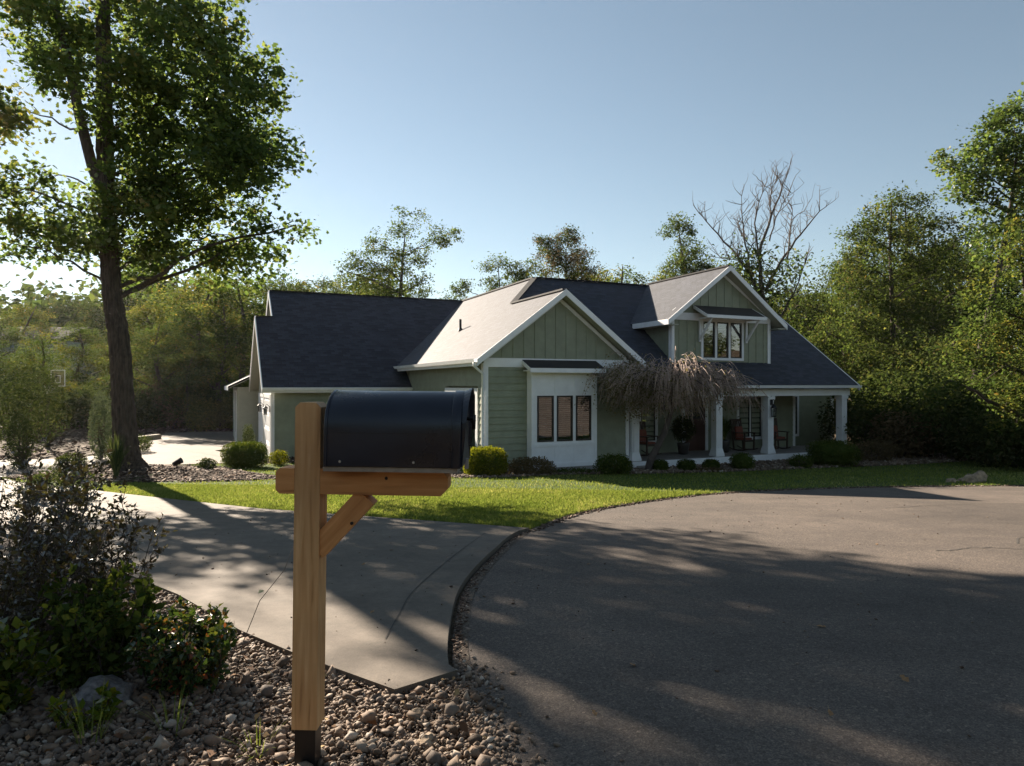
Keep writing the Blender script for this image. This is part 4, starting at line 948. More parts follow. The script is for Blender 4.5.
# (px x, top y, depth, kind, wide)
wl = [(4, 318, 44, 0, 1.3), (40, 330, 40, 3, 1.2), (28, 300, 58, 1, 1.3), (78, 320, 47, 0, 1.4), (75, 296, 72, 2, 1.5), (128, 292, 66, 2, 1.4), (150, 300, 50, 1, 1.4), (160, 318, 42, 0, 1.3), (178, 285, 52, 3, 1.3), (205, 268, 46, 1, 1.2), (222, 300, 42, 3, 1.2), (236, 270, 44, 0, 1.2), (262, 276, 60, 1, 1.2), (285, 268, 54, 0, 1.1), (304, 280, 62, 2, 1.3), (326, 270, 70, 3, 1.2), (352, 284, 66, 2, 1.2), (105, 340, 52, 1, 1.3), (190, 345, 41, 1, .9)]
wl.sort(key=lambda a: a[0])
kinds = ['bushy green', 'yellowing', 'dark green', 'loose yellow-green']
for i, (x, t, Z, k, w) in enumerate(wl):
    place(k, (x-512)/682.7*Z, Z, t, '%s woodland tree behind the driveway, %s counting from the left' % (kinds[k], ORD[i]), 'woodland trees behind the driveway', w)
rl = [(455, 296, 60, 2, 1.1), (600, 262, 62, 1, .9), (625, 258, 55, 3, 1.1), (660, 262, 60, 1, 1.0), (720, 275, 58, 2, 1.1), (800, 290, 60, 2, 1.2), (826, 282, 56, 0, 1.2), (846, 262, 50, 2, 1.0), (862, 225, 44, 0, .75), (905, 190, 42, 3, .8), (935, 235, 38, 2, .9), (965, 225, 40, 0, .9)]
for i, (x, t, Z, k, w) in enumerate(sorted(rl)):
    place(k, (x-512)/682.7*Z, Z, t, '%s tree behind the house, %s counting from the left' % (kinds[k], ORD[i]), 'woodland trees behind the house', w)

def lobes_px(L, X0, Z0_, BZ_):
    out = []
    for x, y, r, dy, de in L:
        a, b = px(x, y, Z0_); rm = r/682.7*Z0_; out.append((a-X0, dy, b-BZ_, rm, rm, rm*.85, de))
    return out
def px_tree(name, xb, Z, trunkpx, L, leaf, mat, label, seed, group=None, **k):
    X = (xb-512)/682.7*Z; bz = g1(X, Z)-.2
    tr = [(0, 0, 0, trunkpx[0][2]*1.4)]
    for k_, (x, y, r) in enumerate(trunkpx):
        a, b = px(x, y, Z); tr.append((a-X, 0, b-bz, r*(.75 if k_ == 0 else .5)))
    return tree(name, (X, Z, bz), tr, lobes_px(L, X, Z, bz), leaf, mat, label, 'tree', group, seed=seed, **k)
# airy tree left of the house ridge
px_tree('airy_tree', 398, 44, [(398, 330, .22), (402, 270, .16), (405, 235, .06)],
        [(375, 245, 15, 0, .7), (398, 228, 13, .5, .7), (420, 222, 9, 0, .6), (440, 240, 14, -.4, .8), (455, 237, 8, 0, .8), (360, 262, 16, .5, .9), (395, 262, 22, 0, .7), (415, 252, 15, .6, .7), (375, 285, 24, 0, .9), (420, 285, 15, .3, .7), (402, 214, 6, 0, .7), (345, 272, 8, 0, .8), (402, 300, 22, 0, .6)], .135, 'wood1', 'airy sunlit tree with see-through crown behind the garage ridge', 41, kcl=30, per=56, clr=.44, mat2='wood3', ts=1.0)
px_tree('small_airy_tree', 500, 48, [(500, 330, .16), (500, 290, .1), (498, 265, .05)],
        [(488, 268, 8, 0, .8), (500, 262, 9, 0, .8), (515, 272, 13, 0, 1), (533, 268, 9, 0, 1), (520, 285, 16, 0, 1), (492, 288, 12, 0, .9), (462, 290, 11, 0, 1)], .135, 'wood1', 'small airy tree above the valley between the two roofs', 42, kcl=30, per=56, clr=.44, mat2='wood3')
px_tree('round_tree', 566, 50, [(566, 330, .25), (566, 290, .2), (566, 250, .08)],
        [(550, 250, 15, 0, 1.1), (570, 240, 14, 0, 1.1), (583, 255, 13, .5, 1.1), (560, 268, 20, -.5, 1.1), (585, 275, 16, 0, 1.1), (545, 240, 8, 0, 1)], .14, 'wood3', 'dark round-headed tree with browning leaves behind the main roof', 43, kcl=30, per=58, clr=.5, mat2='brownleaf')
px_tree('ragged_tree', 686, 46, [(690, 330, .2), (686, 280, .15), (678, 225, .05)],
        [(676, 222, 9, 0, 1), (686, 232, 11, 0, 1), (672, 232, 7, 0, .9), (690, 252, 16, 0, 1), (700, 268, 13, 0, 1), (678, 268, 15, 0, 1), (690, 285, 22, 0, 1)], .14, 'wood1', 'ragged narrow-topped tree just left of the dormer ridge', 44, kcl=30, per=58, clr=.45, mat2='wood3')
# right-hand group
px_tree('hickory_tree', 900, 34, [(898, 420, .3), (893, 330, .22), (890, 250, .14), (892, 200, .05)],
        [(898, 200, 17, 0, 1), (922, 203, 15, .4, .9), (945, 222, 17, 0, .9), (868, 215, 9, 0, .8), (848, 238, 9, 0, .8), (880, 235, 24, 0, .9), (918, 225, 22, .5, .9), (862, 235, 14, 0, .9), (850, 262, 14, 0, .8), (905, 262, 30, -.5, .9), (870, 290, 30, 0, .9), (930, 280, 30, 0, .9), (895, 325, 38, -.4, .9), (855, 330, 20, 0, .9), (850, 290, 12, 0, .8), (940, 335, 32, .5, .9), (905, 375, 36, -.5, 1), (955, 250, 16, 0, .7), (868, 375, 22, -.5, .9)], .125, 'wood3', 'tall olive-green tree standing just right of the porch roof', 51, kcl=26, per=60, clr=.46, mat2='wood1', ts=.9)
px_tree('leaning_oak_tree', 960, 27, [(968, 420, .28), (985, 330, .24), (1000, 265, .2), (1012, 200, .15), (1018, 140, .07)],
        [(1010, 120, 26, 0, 1), (1032, 150, 30, .5, 1), (985, 165, 24, 0, .95), (952, 165, 11, 0, 1), (938, 162, 8, 0, 1), (1015, 190, 30, -.5, .9), (1040, 105, 24, 0, .9), (985, 205, 17, 0, .7), (1035, 230, 28, 0, .9), (965, 195, 13, 0, .8), (1000, 145, 20, .5, 1), (1060, 190, 40, 0, .9), (1005, 250, 22, .4, .7), (1020, 165, 34, -.4, 1.1), (990, 130, 14, 0, 1), (972, 180, 20, .3, .9), (1000, 225, 26, 0, .9)], .125, 'oak', 'tall leaning oak topping the right edge of the picture', 52, kcl=26, per=62, clr=.42, mat2='wood1', lobed=True, aspect=.75, ts=.9)
px_tree('yellow_green_maple', 1035, 20, [(1035, 420, .2), (1030, 350, .16), (1025, 290, .1), (1020, 250, .04)],
        [(1010, 270, 26, 0, 1), (1040, 250, 34, 0, 1), (985, 310, 30, 0, 1), (1020, 330, 38, .4, 1), (955, 345, 20, 0, .9), (1050, 320, 40, 0, 1), (985, 365, 34, -.4, .9), (1030, 390, 38, 0, .9), (948, 385, 22, 0, .7), (1000, 405, 26, -.3, .7), (1020, 230, 16, 0, .8)], .105, 'wood1', 'yellow-green leafy maple overhanging the lawn at the right edge', 53, kcl=28, per=66, clr=.38, mat2='wood2', ts=1.1)
# undergrowth at the wood edge
def shrub(name, X, Y, rx, ry, h, n, leaf, mat, label, cat='shrub', group=None, seed=1, shell=.55, z0=None, aspect=.55, power=2.0, base=.0, stems=5, upbias=.4, lump=.10, core=None):
    g = np.random.default_rng(seed); z = g1(X, Y) if z0 is None else z0; root = empty(name, (X, Y, z)); tag(root, label, cat, group)
    mb = MB()
    for i in range(stems):
        a = g.uniform(0, 6.28); r = g.uniform(.2, .6); limb(mb, (g.normal(0, .05)*rx, g.normal(0, .05)*ry, -.05), (rx*r*math.cos(a), ry*r*math.sin(a), h*.7), .012+.012*h, .005, g, 4, .08, 5)
    mb.build('stem', M['bark'], root, True, recalc=False)
    if core:
        bm = bmesh.new(); bmesh.ops.create_icosphere(bm, subdivisions=3, radius=1)
        for v in bm.verts:
            k_ = (abs(v.co.x)**power+abs(v.co.y)**power+abs(v.co.z)**power)**(1/power); v.co = v.co/k_*(.80+.05*g.normal())
            v.co = Vector((v.co.x*rx, v.co.y*ry, v.co.z*h/2+h/2))
        me = bpy.data.meshes.new('inner_growth'); bm.to_mesh(me); bm.free(); me.materials.append(M[core]); oo = bpy.data.objects.new('inner_growth', me); COL.objects.link(oo); oo.parent = root
    u = g.normal(size=(n, 3)); u /= np.linalg.norm(u, axis=1)[:, None]
    if power != 2.0:
        k = (np.abs(u)**power).sum(1)**(1/power); u = u/k[:, None]
    ph = g.uniform(0, 6.28, 6); th = np.arctan2(u[:, 1], u[:, 0])
    lm = 1 + lump*(np.sin(3*th+ph[0]+u[:, 2]*3)+np.sin(5*th+ph[1]-u[:, 2]*4)*.7+.6*np.sin(9*th+ph[2]+u[:, 2]*8))
    rr = (1-(1-shell)*g.uniform(0, 1, n)**2)*lm*(1+.03*g.normal(size=n))
    P = u*rr[:, None]*np.array([rx, ry, h/2]); P[:, 2] += h/2+base; P[:, 2] = np.maximum(P[:, 2], .02)
    leaf_mesh('foliage', P, leaf, M[mat], root, upbias, aspect, g); return root
ug = [(862, 27, 1.6, 2.6, 'wood3'), (890, 28.5, 1.9, 3.4, 'wood3'), (925, 27, 2.0, 3.0, 'wood3'), (955, 25, 1.9, 3.2, 'wood3'), (985, 24, 1.8, 2.8, 'wood3'), (1015, 22.5, 1.8, 2.7, 'wood3'), (1045, 21, 1.8, 3.0, 'wood3'), (905, 25.5, 1.2, 1.7, 'brownleaf'), (875, 33, 2.4, 4.8, 'wood3'), (930, 31, 2.6, 5.2, 'wood3'), (975, 29, 2.6, 5.2, 'wood3'), (1020, 27, 2.8, 5.2, 'wood3')]
for i, (x, Z, r, h, mt) in enumerate(ug):
    row = 'front' if i < 7 else 'rear'
    lb = 'low browning bush in front of the dark thicket right of the porch' if i == 7 else 'dense dark thicket bush right of the porch, %s in the %s row' % (ORD[i if i < 7 else i-8], row)
    shrub('thicket_bush', (x-512)/682.7*Z, Z, r, r*.9, h, int(3200*r), .13, mt, lb, 'bush', 'dark thicket at the wood edge', 60+i, .4)
# undergrowth below the left wood
for i, (x, Z, r, h, mt) in enumerate([(150, 41, 1.6, 2.4, 'wood3'), (172, 42, 1.8, 3.0, 'brownleaf'), (195, 42.5, 1.8, 3.2, 'wood3'), (220, 43, 1.8, 2.6, 'wood3'), (205, 40.5, 1.0, 1.8, 'wood2'), (236, 41.5, 1.2, 2.2, 'wood2'), (128, 40, 1.5, 2.0, 'wood3'), (90, 38, 1.5, 2.4, 'wood3'), (30, 36, 1.6, 2.4, 'wood3'), (58, 39, 1.6, 2.4, 'wood2')]):
    shrub('undergrowth_bush', (x-512)/682.7*Z, Z, r, r, h, 3600, .17, mt, '%s at the far edge of the driveway court, %s placed' % ({'wood3': 'dark bush', 'brownleaf': 'brown bush', 'wood2': 'yellow-green bush'}[mt], ORD[i]), 'bush', 'bushes at the far edge of the driveway', 90+i, .4)

# bare tree behind the dormer
def bare(name, X, Y, H, label, seed, spread=.55, levels=5, lean=0):
    g = np.random.default_rng(seed); z = g1(X, Y)-.2; root = empty(name, (X, Y, z)); tag(root, label, 'bare tree'); mb = MB()
    def grow(p, d, L, r, lv):
        pts = [p]; q = p.copy(); dd = d.copy(); n = 5
        for i in range(n):
            dd = dd + g.normal(0, .10, 3); dd[2] += .05; dd /= np.linalg.norm(dd); q = q+dd*L/n; pts.append(q.copy())
        mb.tube(pts, [r*(1-.5*i/n) for i in range(n+1)], 7 if lv > 3 else 5, cap=False)
        if lv == 0: return
        for k in range(g.integers(2, 4) if lv > 1 else 3):
            t = g.uniform(.35, 1.0) if k else 1.0; b = pts[int(round(t*n))]
            a = g.normal(0, 1, 3); a -= dd*a.dot(dd); a /= np.linalg.norm(a); sp = g.uniform(.3, .8)*spread*1.5
            nd = dd*math.cos(sp)+a*math.sin(sp); nd[2] = max(nd[2], .05); nd /= np.linalg.norm(nd)
            grow(b, nd, L*g.uniform(.62, .86), r*.55*(1 if k else 1.1), lv-1)
    grow(np.array([0, 0, 0.]), np.array([lean, 0, 1.]), H*.36, H*.020, levels)
    mb.build('trunk', M['deadbark'], root, True, recalc=False); return root, g
Zb = 42; Xb = (768-512)/682.7*Zb
# hand-laid main boughs following the leafless tree's outline
bt = empty('leafless_tree', (Xb, Zb, g1(Xb, Zb)-.2)); tag(bt, 'leafless tree with wide bare branches rising behind the dormer', 'bare tree'); bzz = bt.location.z
gb = np.random.default_rng(77); mb = MB()
def bp(x, y, d=0): a, b = px(x, y, Zb); return np.array([a-Xb, d, b-bzz])
boughs = [([(775, 460), (768, 330), (762, 290), (760, 255), (772, 215), (785, 180)], .34, 0), ([(762, 300), (745, 262), (722, 232), (705, 208)], .17, .8), ([(750, 270), (742, 235), (738, 200)], .11, -.5),
          ([(765, 290), (782, 262), (805, 232), (831, 203)], .19, .6), ([(786, 258), (795, 225), (800, 200)], .1, .9), ([(760, 262), (752, 225), (758, 190)], .12, -.8), ([(768, 340), (782, 310), (792, 290), (800, 262)], .15, -.6),
          ([(770, 240), (780, 210), (794, 190)], .08, .4), ([(755, 275), (735, 262), (716, 262)], .09, -.9), ([(772, 218), (770, 195), (778, 176)], .06, 0), ([(765, 262), (748, 240), (742, 222)], .07, .5)]
for ptsx, r, dd in boughs:
    pts = [bp(x, y, dd*i/len(ptsx)*2) for i, (x, y) in enumerate(ptsx)]
    C = np.array(catmull(pts, 4)); n = len(C); C += gb.normal(0, .03, C.shape); mb.tube([tuple(p) for p in C], [max(.015, .62*r*(1-.9*i/n)) for i in range(n)], 7, cap=False)
    for i in range(int(n*.3), n, 1):
        for k in range(2):
            a = gb.normal(0, 1, 3); a[2] = abs(a[2])*1.2+.6; a /= np.linalg.norm(a); L = gb.uniform(.6, 2.2)*(1.1-.4*i/n)
            lp, _ = limb(mb, C[i], C[i]+a*L, .026, .009, gb, 4, .12, 4)
            for q in lp[1:]:
                if gb.uniform() < .7:
                    b2 = gb.normal(0, 1, 3); b2[2] = abs(b2[2])+.5; limb(mb, q, q+b2/np.linalg.norm(b2)*L*.45, .013, .006, gb, 2, .1, 3)
mb.build('trunk', M['deadbark'], bt, True, recalc=False)
Pb = np.concatenate([bp(x, y, 0)+gb.normal(0, 1, (420, 3))*np.array([.75, .8, .6]) for x, y in ((742, 285), (760, 300), (775, 285), (790, 268), (750, 262), (735, 270), (770, 320), (755, 335), (785, 330))])
leaf_mesh('ivy', Pb, .2, M['wood1'], bt, .4, .6, gb)
for i, (x, t, Z) in enumerate([(868, 200, 50), (945, 160, 44), (715, 215, 52)]):
    bare('bare_tree', (x-512)/682.7*Z, Z, (g1((x-512)/682.7*Z, Z)*-1+CAMZ+(385-t)/682.7*Z)*.62, ['thin bare treetop poking out of the olive-green tree', 'thin bare treetop left of the leaning oak', 'thin bare treetop left of the wide leafless tree'][i], 200+i, .6, 5)

# far woods as one mass beyond the individual trees
gf = np.random.default_rng(5)
def woods(name, n, a0, a1, d0, d1, hh, leaf, mat, per=30):
    a = gf.uniform(a0, a1, n); d = gf.uniform(d0, d1, n); X = np.sin(a)*d; Y = np.cos(a)*d; Z = G(X, Y)+hh*gf.uniform(.1, 1, n)**.7*(1+.25*np.sin(a*23)+.2*np.sin(a*61+1)+.1*np.sin(d*.4))
    P = np.repeat(np.column_stack([X, Y, Z]), per, 0)+gf.normal(size=(n*per, 3))*np.array([1.5, 1.5, 1.1])
    o = leaf_mesh(name, P, leaf, M[mat], None, .3, .7, gf); tag(o, kind='stuff'); return o
woods('distant_woods', 1500, R(-50), R(50), 84, 112, 10, .8, 'wood3'); woods('distant_yellowing_woods', 450, R(-50), R(5), 80, 100, 9, .8, 'wood1')
woods('unseen_bounce_woods', 1500, R(105), R(255), 42, 62, 10, .6, 'wood1')  # unseen woods behind the viewer, added for window reflections and bounce light

# ------------------------------------------------------------------ PLANTS ROUND THE HOUSE
def hz(u, v): X, Y = hw(u, v); return X, Y
def at(x, Z): return (x-512)/682.7*Z, Z
X, Y = at(485, 18.6); shrub('golden_shrub', X, Y, .58, .55, .82, 9000, .045, 'gold', 'rounded golden-green shrub at the left corner of the front gable', seed=301, shell=.75, core='box', power=3.2, lump=.03)
X, Y = at(245, 22.3); shrub('boxwood', X, Y, .66, .6, .86, 9000, .042, 'box', 'large clipped boxwood by the garage corner', seed=302, shell=.75, core='box', power=3.4, lump=.02)
X, Y = at(279, 23.2); shrub('golden_shrub', X, Y, .28, .28, .5, 1800, .05, 'gold', 'small yellow-green shrub against the garage wall behind the post', seed=303)
X, Y = at(248.5, 27.0); shrub('arborvitae', X, Y, .22, .22, 1.15, 2200, .05, 'conifer', 'small conical evergreen between the garage lamps', seed=304)
X, Y = at(833, 22.9); shrub('boxwood', X, Y, .78, .65, .86, 9000, .042, 'box', 'large clipped round hedge ball in front of the last porch column', seed=305, shell=.75, core='box', power=3.2, lump=.03)
X, Y = at(872, 24.3); shrub('brown_shrub', X, Y, .75, .5, .72, 4200, .05, 'brownleaf', 'brownish low hedge right of the large hedge ball', seed=306, power=3)
X, Y = at(801, 22.2); shrub('low_shrub', X, Y, .38, .35, .45, 2200, .05, 'box', 'small dark low shrub left of the large hedge ball', seed=307)
for i, (x, Z, r, h, lb) in enumerate([(660, 20.9, .24, .38, 'small clipped ball beside the weeping tree trunk'), (686.5, 21.2, .27, .38, 'small clipped ball below the porch, second from the weeping tree'), (711, 21.4, .25, .36, 'small clipped ball at the foot of the second porch column'), (742, 21.6, .37, .55, 'medium clipped ball between the two middle porch columns')]):
    X, Y = at(x, Z)
    shrub('boxwood', X, Y, r, r, h, 2600, .036, 'box', lb, seed=310+i, shell=.75, core='box', power=2.8, lump=.03, group='clipped balls along the porch')
X, Y = at(614, 19.3); shrub('yew_shrub', X, Y, .5, .42, .6, 5000, .05, 'box', 'feathery green shrub under the right end of the gable wall', seed=320)
X, Y = at(531, 19.0); shrub('dry_perennial', X, Y, .62, .4, .5, 4200, .05, 'brownleaf', 'dull olive low plant between golden shrub and bay', seed=321, power=3, upbias=-.2)
X, Y = at(574, 19.6); shrub('ground_cover_plant', X, Y, .7, .25, .2, 1800, .04, 'box', 'very low green plant at the foot of the white bay', seed=322)
X, Y = at(710, 20.6); shrub('low_red_plant', X, Y, .45, .25, .16, 1200, .05, 'brownleaf', 'low reddish-brown plant in the stones before the porch', seed=323)
X, Y = at(207, 19.6); shrub('dwarf_shrub', X, Y, .24, .22, .38, 900, .06, 'conifer', 'small spiky dwarf shrub in the mulch island', seed=324)
X, Y = at(71, 17.2); shrub('dwarf_shrub', X, Y, .35, .3, .5, 1500, .06, 'conifer', 'small dark dwarf shrub left of the ornamental grass', seed=325)
X, Y = at(101, 24.5); shrub('columnar_conifer', X, Y, .36, .36, 2.5, 3800, .07, 'bluecon', 'narrow blue-green conifer left of the oak trunk', 'conifer', seed=326, lump=.05)
X, Y = at(20, 21.5); shrub('dark_column_conifer', X, Y, .35, .35, 1.9, 3000, .06, 'conifer', 'narrow dark conifer below the big juniper', 'conifer', seed=327, lump=.06)
X, Y = at(22, 23.5); shrub('juniper', X, Y, 1.35, 1.2, 3.0, 8000, .08, 'conifer', 'big feathery juniper at the left edge', 'conifer', seed=328, lump=.12, base=.6)
X, Y = at(57, 11.8); shrub('spreading_juniper', X, Y, .65, .45, .55, 2600, .05, 'conifer', 'low spreading juniper behind the dark foreground shrub', 'conifer', seed=329, lump=.2)
X, Y = at(138, 27.5); shrub('round_shrub', X, Y, .5, .5, .7, 2000, .06, 'wood3', 'dark rounded shrub behind the oak trunk', seed=330)
# ornamental grass clump
def grass_clump(name, X, Y, h, n, label, mat='nandina', seed=1, spread=.35, w=.016, z0=None):
    g = np.random.default_rng(seed); z = g1(X, Y) if z0 is None else z0; root = empty(name, (X, Y, z)); tag(root, label, 'ornamental grass'); mb = MB()
    for i in range(n):
        a = g.uniform(0, 6.28); s = g.uniform(.1, 1)*spread; L = h*g.uniform(.7, 1.1); c, sn = math.cos(a), math.sin(a); pr = None
        for k in range(6):
            t = k/5; r = s*t**1.8 + .04; zz = L*(t-.28*t*t*s/spread); ww = w*(1-t)**.6
            q = ((c*r-sn*ww, sn*r+c*ww, zz), (c*r+sn*ww, sn*r-c*ww, zz))
            if pr: mb.poly([pr[0], pr[1], q[1], q[0]])
            pr = q
    mb.build('blades', M[mat], root, recalc=False); return root
X, Y = at(116, 16.4); grass_clump('ornamental_grass', X, Y, 1.15, 150, 'tall strappy grass clump at the foot of the oak', 'conifer', 5, .45, .02)

# weeping tree in front of the porch
X, Y = at(648, 20.9); wz = g1(X, Y); wt = empty('weeping_tree', (X, Y, wz)); tag(wt, 'weeping ornamental tree with umbrella of drooping purple-grey twigs before the porch', 'tree')
gw = np.random.default_rng(31); mb = MB()
tp = [(0, 0, -.1), (.08, 0, .35), (.35, 0, .9), (.55, 0, 1.35), (.75, 0, 2.0), (.9, 0, 2.6)]; mb.tube(catmull(tp, 3), [.13, .125, .12, .115, .11, .105, .1, .095, .09, .085, .08, .075, .07, .06, .05, .04], 9, cap=False)
mb2 = MB(); tips = []; C0 = np.array([.55, 0, 2.34])
for i in range(60):
    a = gw.uniform(0, 6.28); rr = 2.0*gw.uniform(.3, 1)**.6; e = C0+np.array([rr*1.05*math.cos(a)+.1, rr*math.sin(a)*.8, .85-.13*rr**2*.9+gw.normal(0, .13)])
    lp, lr = limb(mb, C0+gw.normal(0, .15, 3)*np.array([1, 1, 1.5]), e, .035, .012, gw, 5, .18, 5, .12)
    for q in lp[1:]:
        for k in range(8):
            b0 = q+gw.normal(0, .14, 3); dr = np.array([math.cos(a), math.sin(a), 0])*gw.uniform(.05, .5)+gw.normal(0, .14, 3); L = gw.uniform(.2, .85)
            pts = [b0, b0+dr*.35+np.array([0, 0, .07]), b0+dr*.75+np.array([0, 0, -.16*L]), b0+dr*1.15+np.array([0, 0, -.75*L])]
            if pts[-1][2] < 1.12+.25*gw.normal(): continue
            mb2.tube(pts, [.010, .008, .007, .005], 3, cap=False); tips.append(pts[2]); tips.append(pts[3])
mb.build('trunk', M['deadbark'], wt, True, recalc=False); mb2.build('drooping_twigs', M['twig'], wt, True, recalc=False)
tips = np.array(tips); tips = tips + gw.normal(0, .08, tips.shape)
lf = tips[(tips[:, 0] < C0[0]-.3) | (gw.uniform(size=len(tips)) < .6)]; leaf_mesh('foliage', np.repeat(lf, 2, 0)+gw.normal(0, .06, (len(lf)*2, 3)), .055, M['weep'], wt, .2, .6, gw)
lf = tips[(tips[:, 0] < C0[0]-.6)]; leaf_mesh('foliage', np.repeat(lf, 5, 0)+gw.normal(0, .10, (len(lf)*5, 3)), .055, M['weep'], wt, .2, .6, gw)

# ------------------------------------------------------------------ PORCH FURNITURE (on the house floor level)
def house_thing(name, u, v, z, label, cat, group=None, rz=0):
    X, Y = hw(u, v); o = empty(name, (X, Y, HZ+z), HA+rz); tag(o, label, cat, group); return o
def rocking_chair(u, v, label, rz=0):
    r = house_thing('rocking_chair', u, v, 0, label, 'rocking chair', 'rocking chairs on the porch', rz)
    mb = MB()
    for sx in (-.27, .27):
        mb.tube([(sx, -.42, .09), (sx, -.2, .035), (sx, .05, .02), (sx, .3, .05), (sx, .5, .13)], [.02]*5, 6)
    mb.build('rocker', M['darkwood'], r)
    mb = MB()
    for sx in (-.27, .27):
        mb.beam((sx, -.25, .05), (sx, -.27, .66), .045, .045, (0, 1, 0)); mb.beam((sx, .22, .04), (sx, .36, 1.15), .045, .045, (0, 1, 0))
        mb.box(sx-.05, sx+.05, -.33, .28, .655, .685)
    mb.box(-.27, .27, -.27, -.24, .34, .39); mb.build('chair_frame', M['darkwood'], r)
    mb = MB(); 
    for k in range(6): mb.box(-.26, .26, -.26+k*.085, -.19+k*.085, .385, .405)
    mb.build('seat', M['darkwood'], r)
    mb = MB()
    for k in range(6): x = -.22+k*.088; mb.beam((x, .235, .42), (x, .345, 1.08), .055, .015, (0, 1, 0))
    mb.beam((-.28, .35, 1.12), (.28, .35, 1.12), .03, .10); mb.build('backrest', M['darkwood'], r)
    c = house_thing('seat_cushion', u, v, .41, 'rust orange cushion on ' + label, 'cushion', 'rust cushions of the rocking chairs', rz)
    mb = MB(); mb.box(-.22, .22, -.22, .2, 0, .07); mb.build('seat_pad', M['rust'], c, bevel=.02)
    mb = MB(); mb.hexa([(-.2, .14, .08), (.2, .14, .08), (.2, .22, .08), (-.2, .22, .08)], [(-.2, .2, .48), (.2, .2, .48), (.2, .27, .48), (-.2, .27, .48)]); mb.build('back_pad', M['rust'], c, bevel=.025)
rocking_chair(6.55, 1.15, 'dark rocking chair half hidden behind the weeping tree', .2)
rocking_chair(10.95, 1.2, 'dark rocking chair behind the third porch column', .15)
rocking_chair(12.5, 1.1, 'dark rocking chair right of the hanging lantern', -.1)
def pot(u, v, label, h, r, mat, n, hh, kind):
    p = house_thing('planter', u, v, 0, label, 'potted plant', 'potted plants on the porch')
    mb = MB(); mb.lathe([(.13, 0), (.17, .03), (.21, h*.8), (.23, h), (.20, h), (.19, h-.05)], 0, 0, 18); mb.build('pot', M['pot'], p, True)
    g = np.random.default_rng(n)
    if kind == 'fern':
        mb = MB()
        for i in range(150):
            a = g.uniform(0, 6.28); s = g.uniform(.2, 1)*r; L = hh*g.uniform(.7, 1.1); c, sn = math.cos(a), math.sin(a); pr = None
            for k in range(6):
                t = k/5; q0 = .04+s*t**1.5; zz = h+L*(t-.55*t*t*s/r); w = .016*(1-t)**.5
                q = ((c*q0-sn*w, sn*q0+c*w, zz), (c*q0+sn*w, sn*q0-c*w, zz))
                if pr: mb.poly([pr[0], pr[1], q[1], q[0]])
                pr = q
        mb.build('fronds', M[mat], p, recalc=False)
    else:
        u_ = g.normal(size=(n, 3)); u_ /= np.linalg.norm(u_, axis=1)[:, None]; u_ *= g.uniform(.5, 1, (n, 1))
        leaf_mesh('foliage', u_*np.array([r, r, hh/2])+np.array([0, 0, h+hh/2]), .07, M[mat], p, .3, .5, g)
pot(8.0, 1.0, 'dark leafy plant in a pot left of the front door', .4, .42, 'wood3', 2500, 1.0, 'b')
pot(9.75, .9, 'arching grassy plant in a pot right of the front door', .45, .55, 'box', 900, 1.1, 'fern')
# hanging lantern
ln = house_thing('hanging_lantern', 10.98, -.26, 1.32, 'black lantern hanging on the front of the third porch column', 'lantern')
mb = MB(); mb.tube([(0, .12, .55), (0, .0, .62), (0, -.02, .52), (0, 0, .44)], [.012]*4, 6); mb.lathe([(.012, .46), (.05, .42), (.105, .33), (.11, .31), (.02, .31)], 0, 0, 10); mb.lathe([(.085, 0), (.09, .03), (.02, .03)], 0, 0, 8)
for k in range(4):
    c, s_ = math.cos(k*1.5708+.78), math.sin(k*1.5708+.78); mb.tube([(.08*c, .08*s_, .02), (.095*c, .095*s_, .32)], [.009]*2, 5)
mb.box(-.06, .06, .09, .12, .42, .62); mb.build('lantern_frame', M['iron'], ln)
mb = MB(); mb.lathe([(.07, .03), (.085, .31)], 0, 0, 8); mb.build('lantern_glass', M['glass'], ln)
mb = MB(); mb.lathe([(.022, .03), (.022, .16)], 0, 0, 8); mb.build('candle', M['white'], ln)

# ------------------------------------------------------------------ OTHER THINGS
# landscape spotlight in the mulch
X, Y = at(177, 18.3); sp = empty('garden_spotlight', (X, Y, g1(X, Y)+.03)); tag(sp, 'small black garden spotlight staked in the mulch island', 'spotlight')
mb = MB(); mb.tube([(0, 0, -.1), (0, 0, .14)], [.02, .02], 8); mb.build('stake', M['iron'], sp)
mb = MB(); mb.tube([(-.10, 0, .14), (.02, 0, .20), (.12, 0, .25)], [.055, .075, .085], 12); mb.build('lamp_head', M['iron'], sp, bevel=.004)
# boulders by the far kerb
def rock(name, X, Y, s, label, seed, mat='gravel', grp=None, sc=(1, 1, .7), m=None):
    g = np.random.default_rng(seed); bm = bmesh.new(); bmesh.ops.create_icosphere(bm, subdivisions=3, radius=1)
    from mathutils import noise as mn
    for v in bm.verts:
        d = mn.noise(v.co*1.3+Vector((seed, 0, 0)))*.45 + mn.noise(v.co*3.1+Vector((0, seed, 0)))*.18; v.co *= 1+d
        v.co = Vector((v.co.x*sc[0]*s, v.co.y*sc[1]*s, v.co.z*sc[2]*s))
    me = bpy.data.meshes.new(name); bm.to_mesh(me); bm.free(); me.materials.append(m or M[mat]); o = bpy.data.objects.new(name, me); COL.objects.link(o)
    o.location = (X, Y, g1(X, Y)+.25*s); tag(o, label, 'rock', grp); return o
pale = simple('pale_field_stone', (.30, .225, .15), .9, .45, 9, .8, 25)
X, Y = at(951, 16.3); rock('boulder', X, Y, .13, 'small tan boulder left of the log-like rock', 5, m=pale)
X, Y = at(973, 16.3); rock('boulder', X, Y, .24, 'slanted tan rock on the grass near the far kerb', 9, sc=(1.4, .7, .8), m=pale).rotation_euler = (0, -.5, .3)
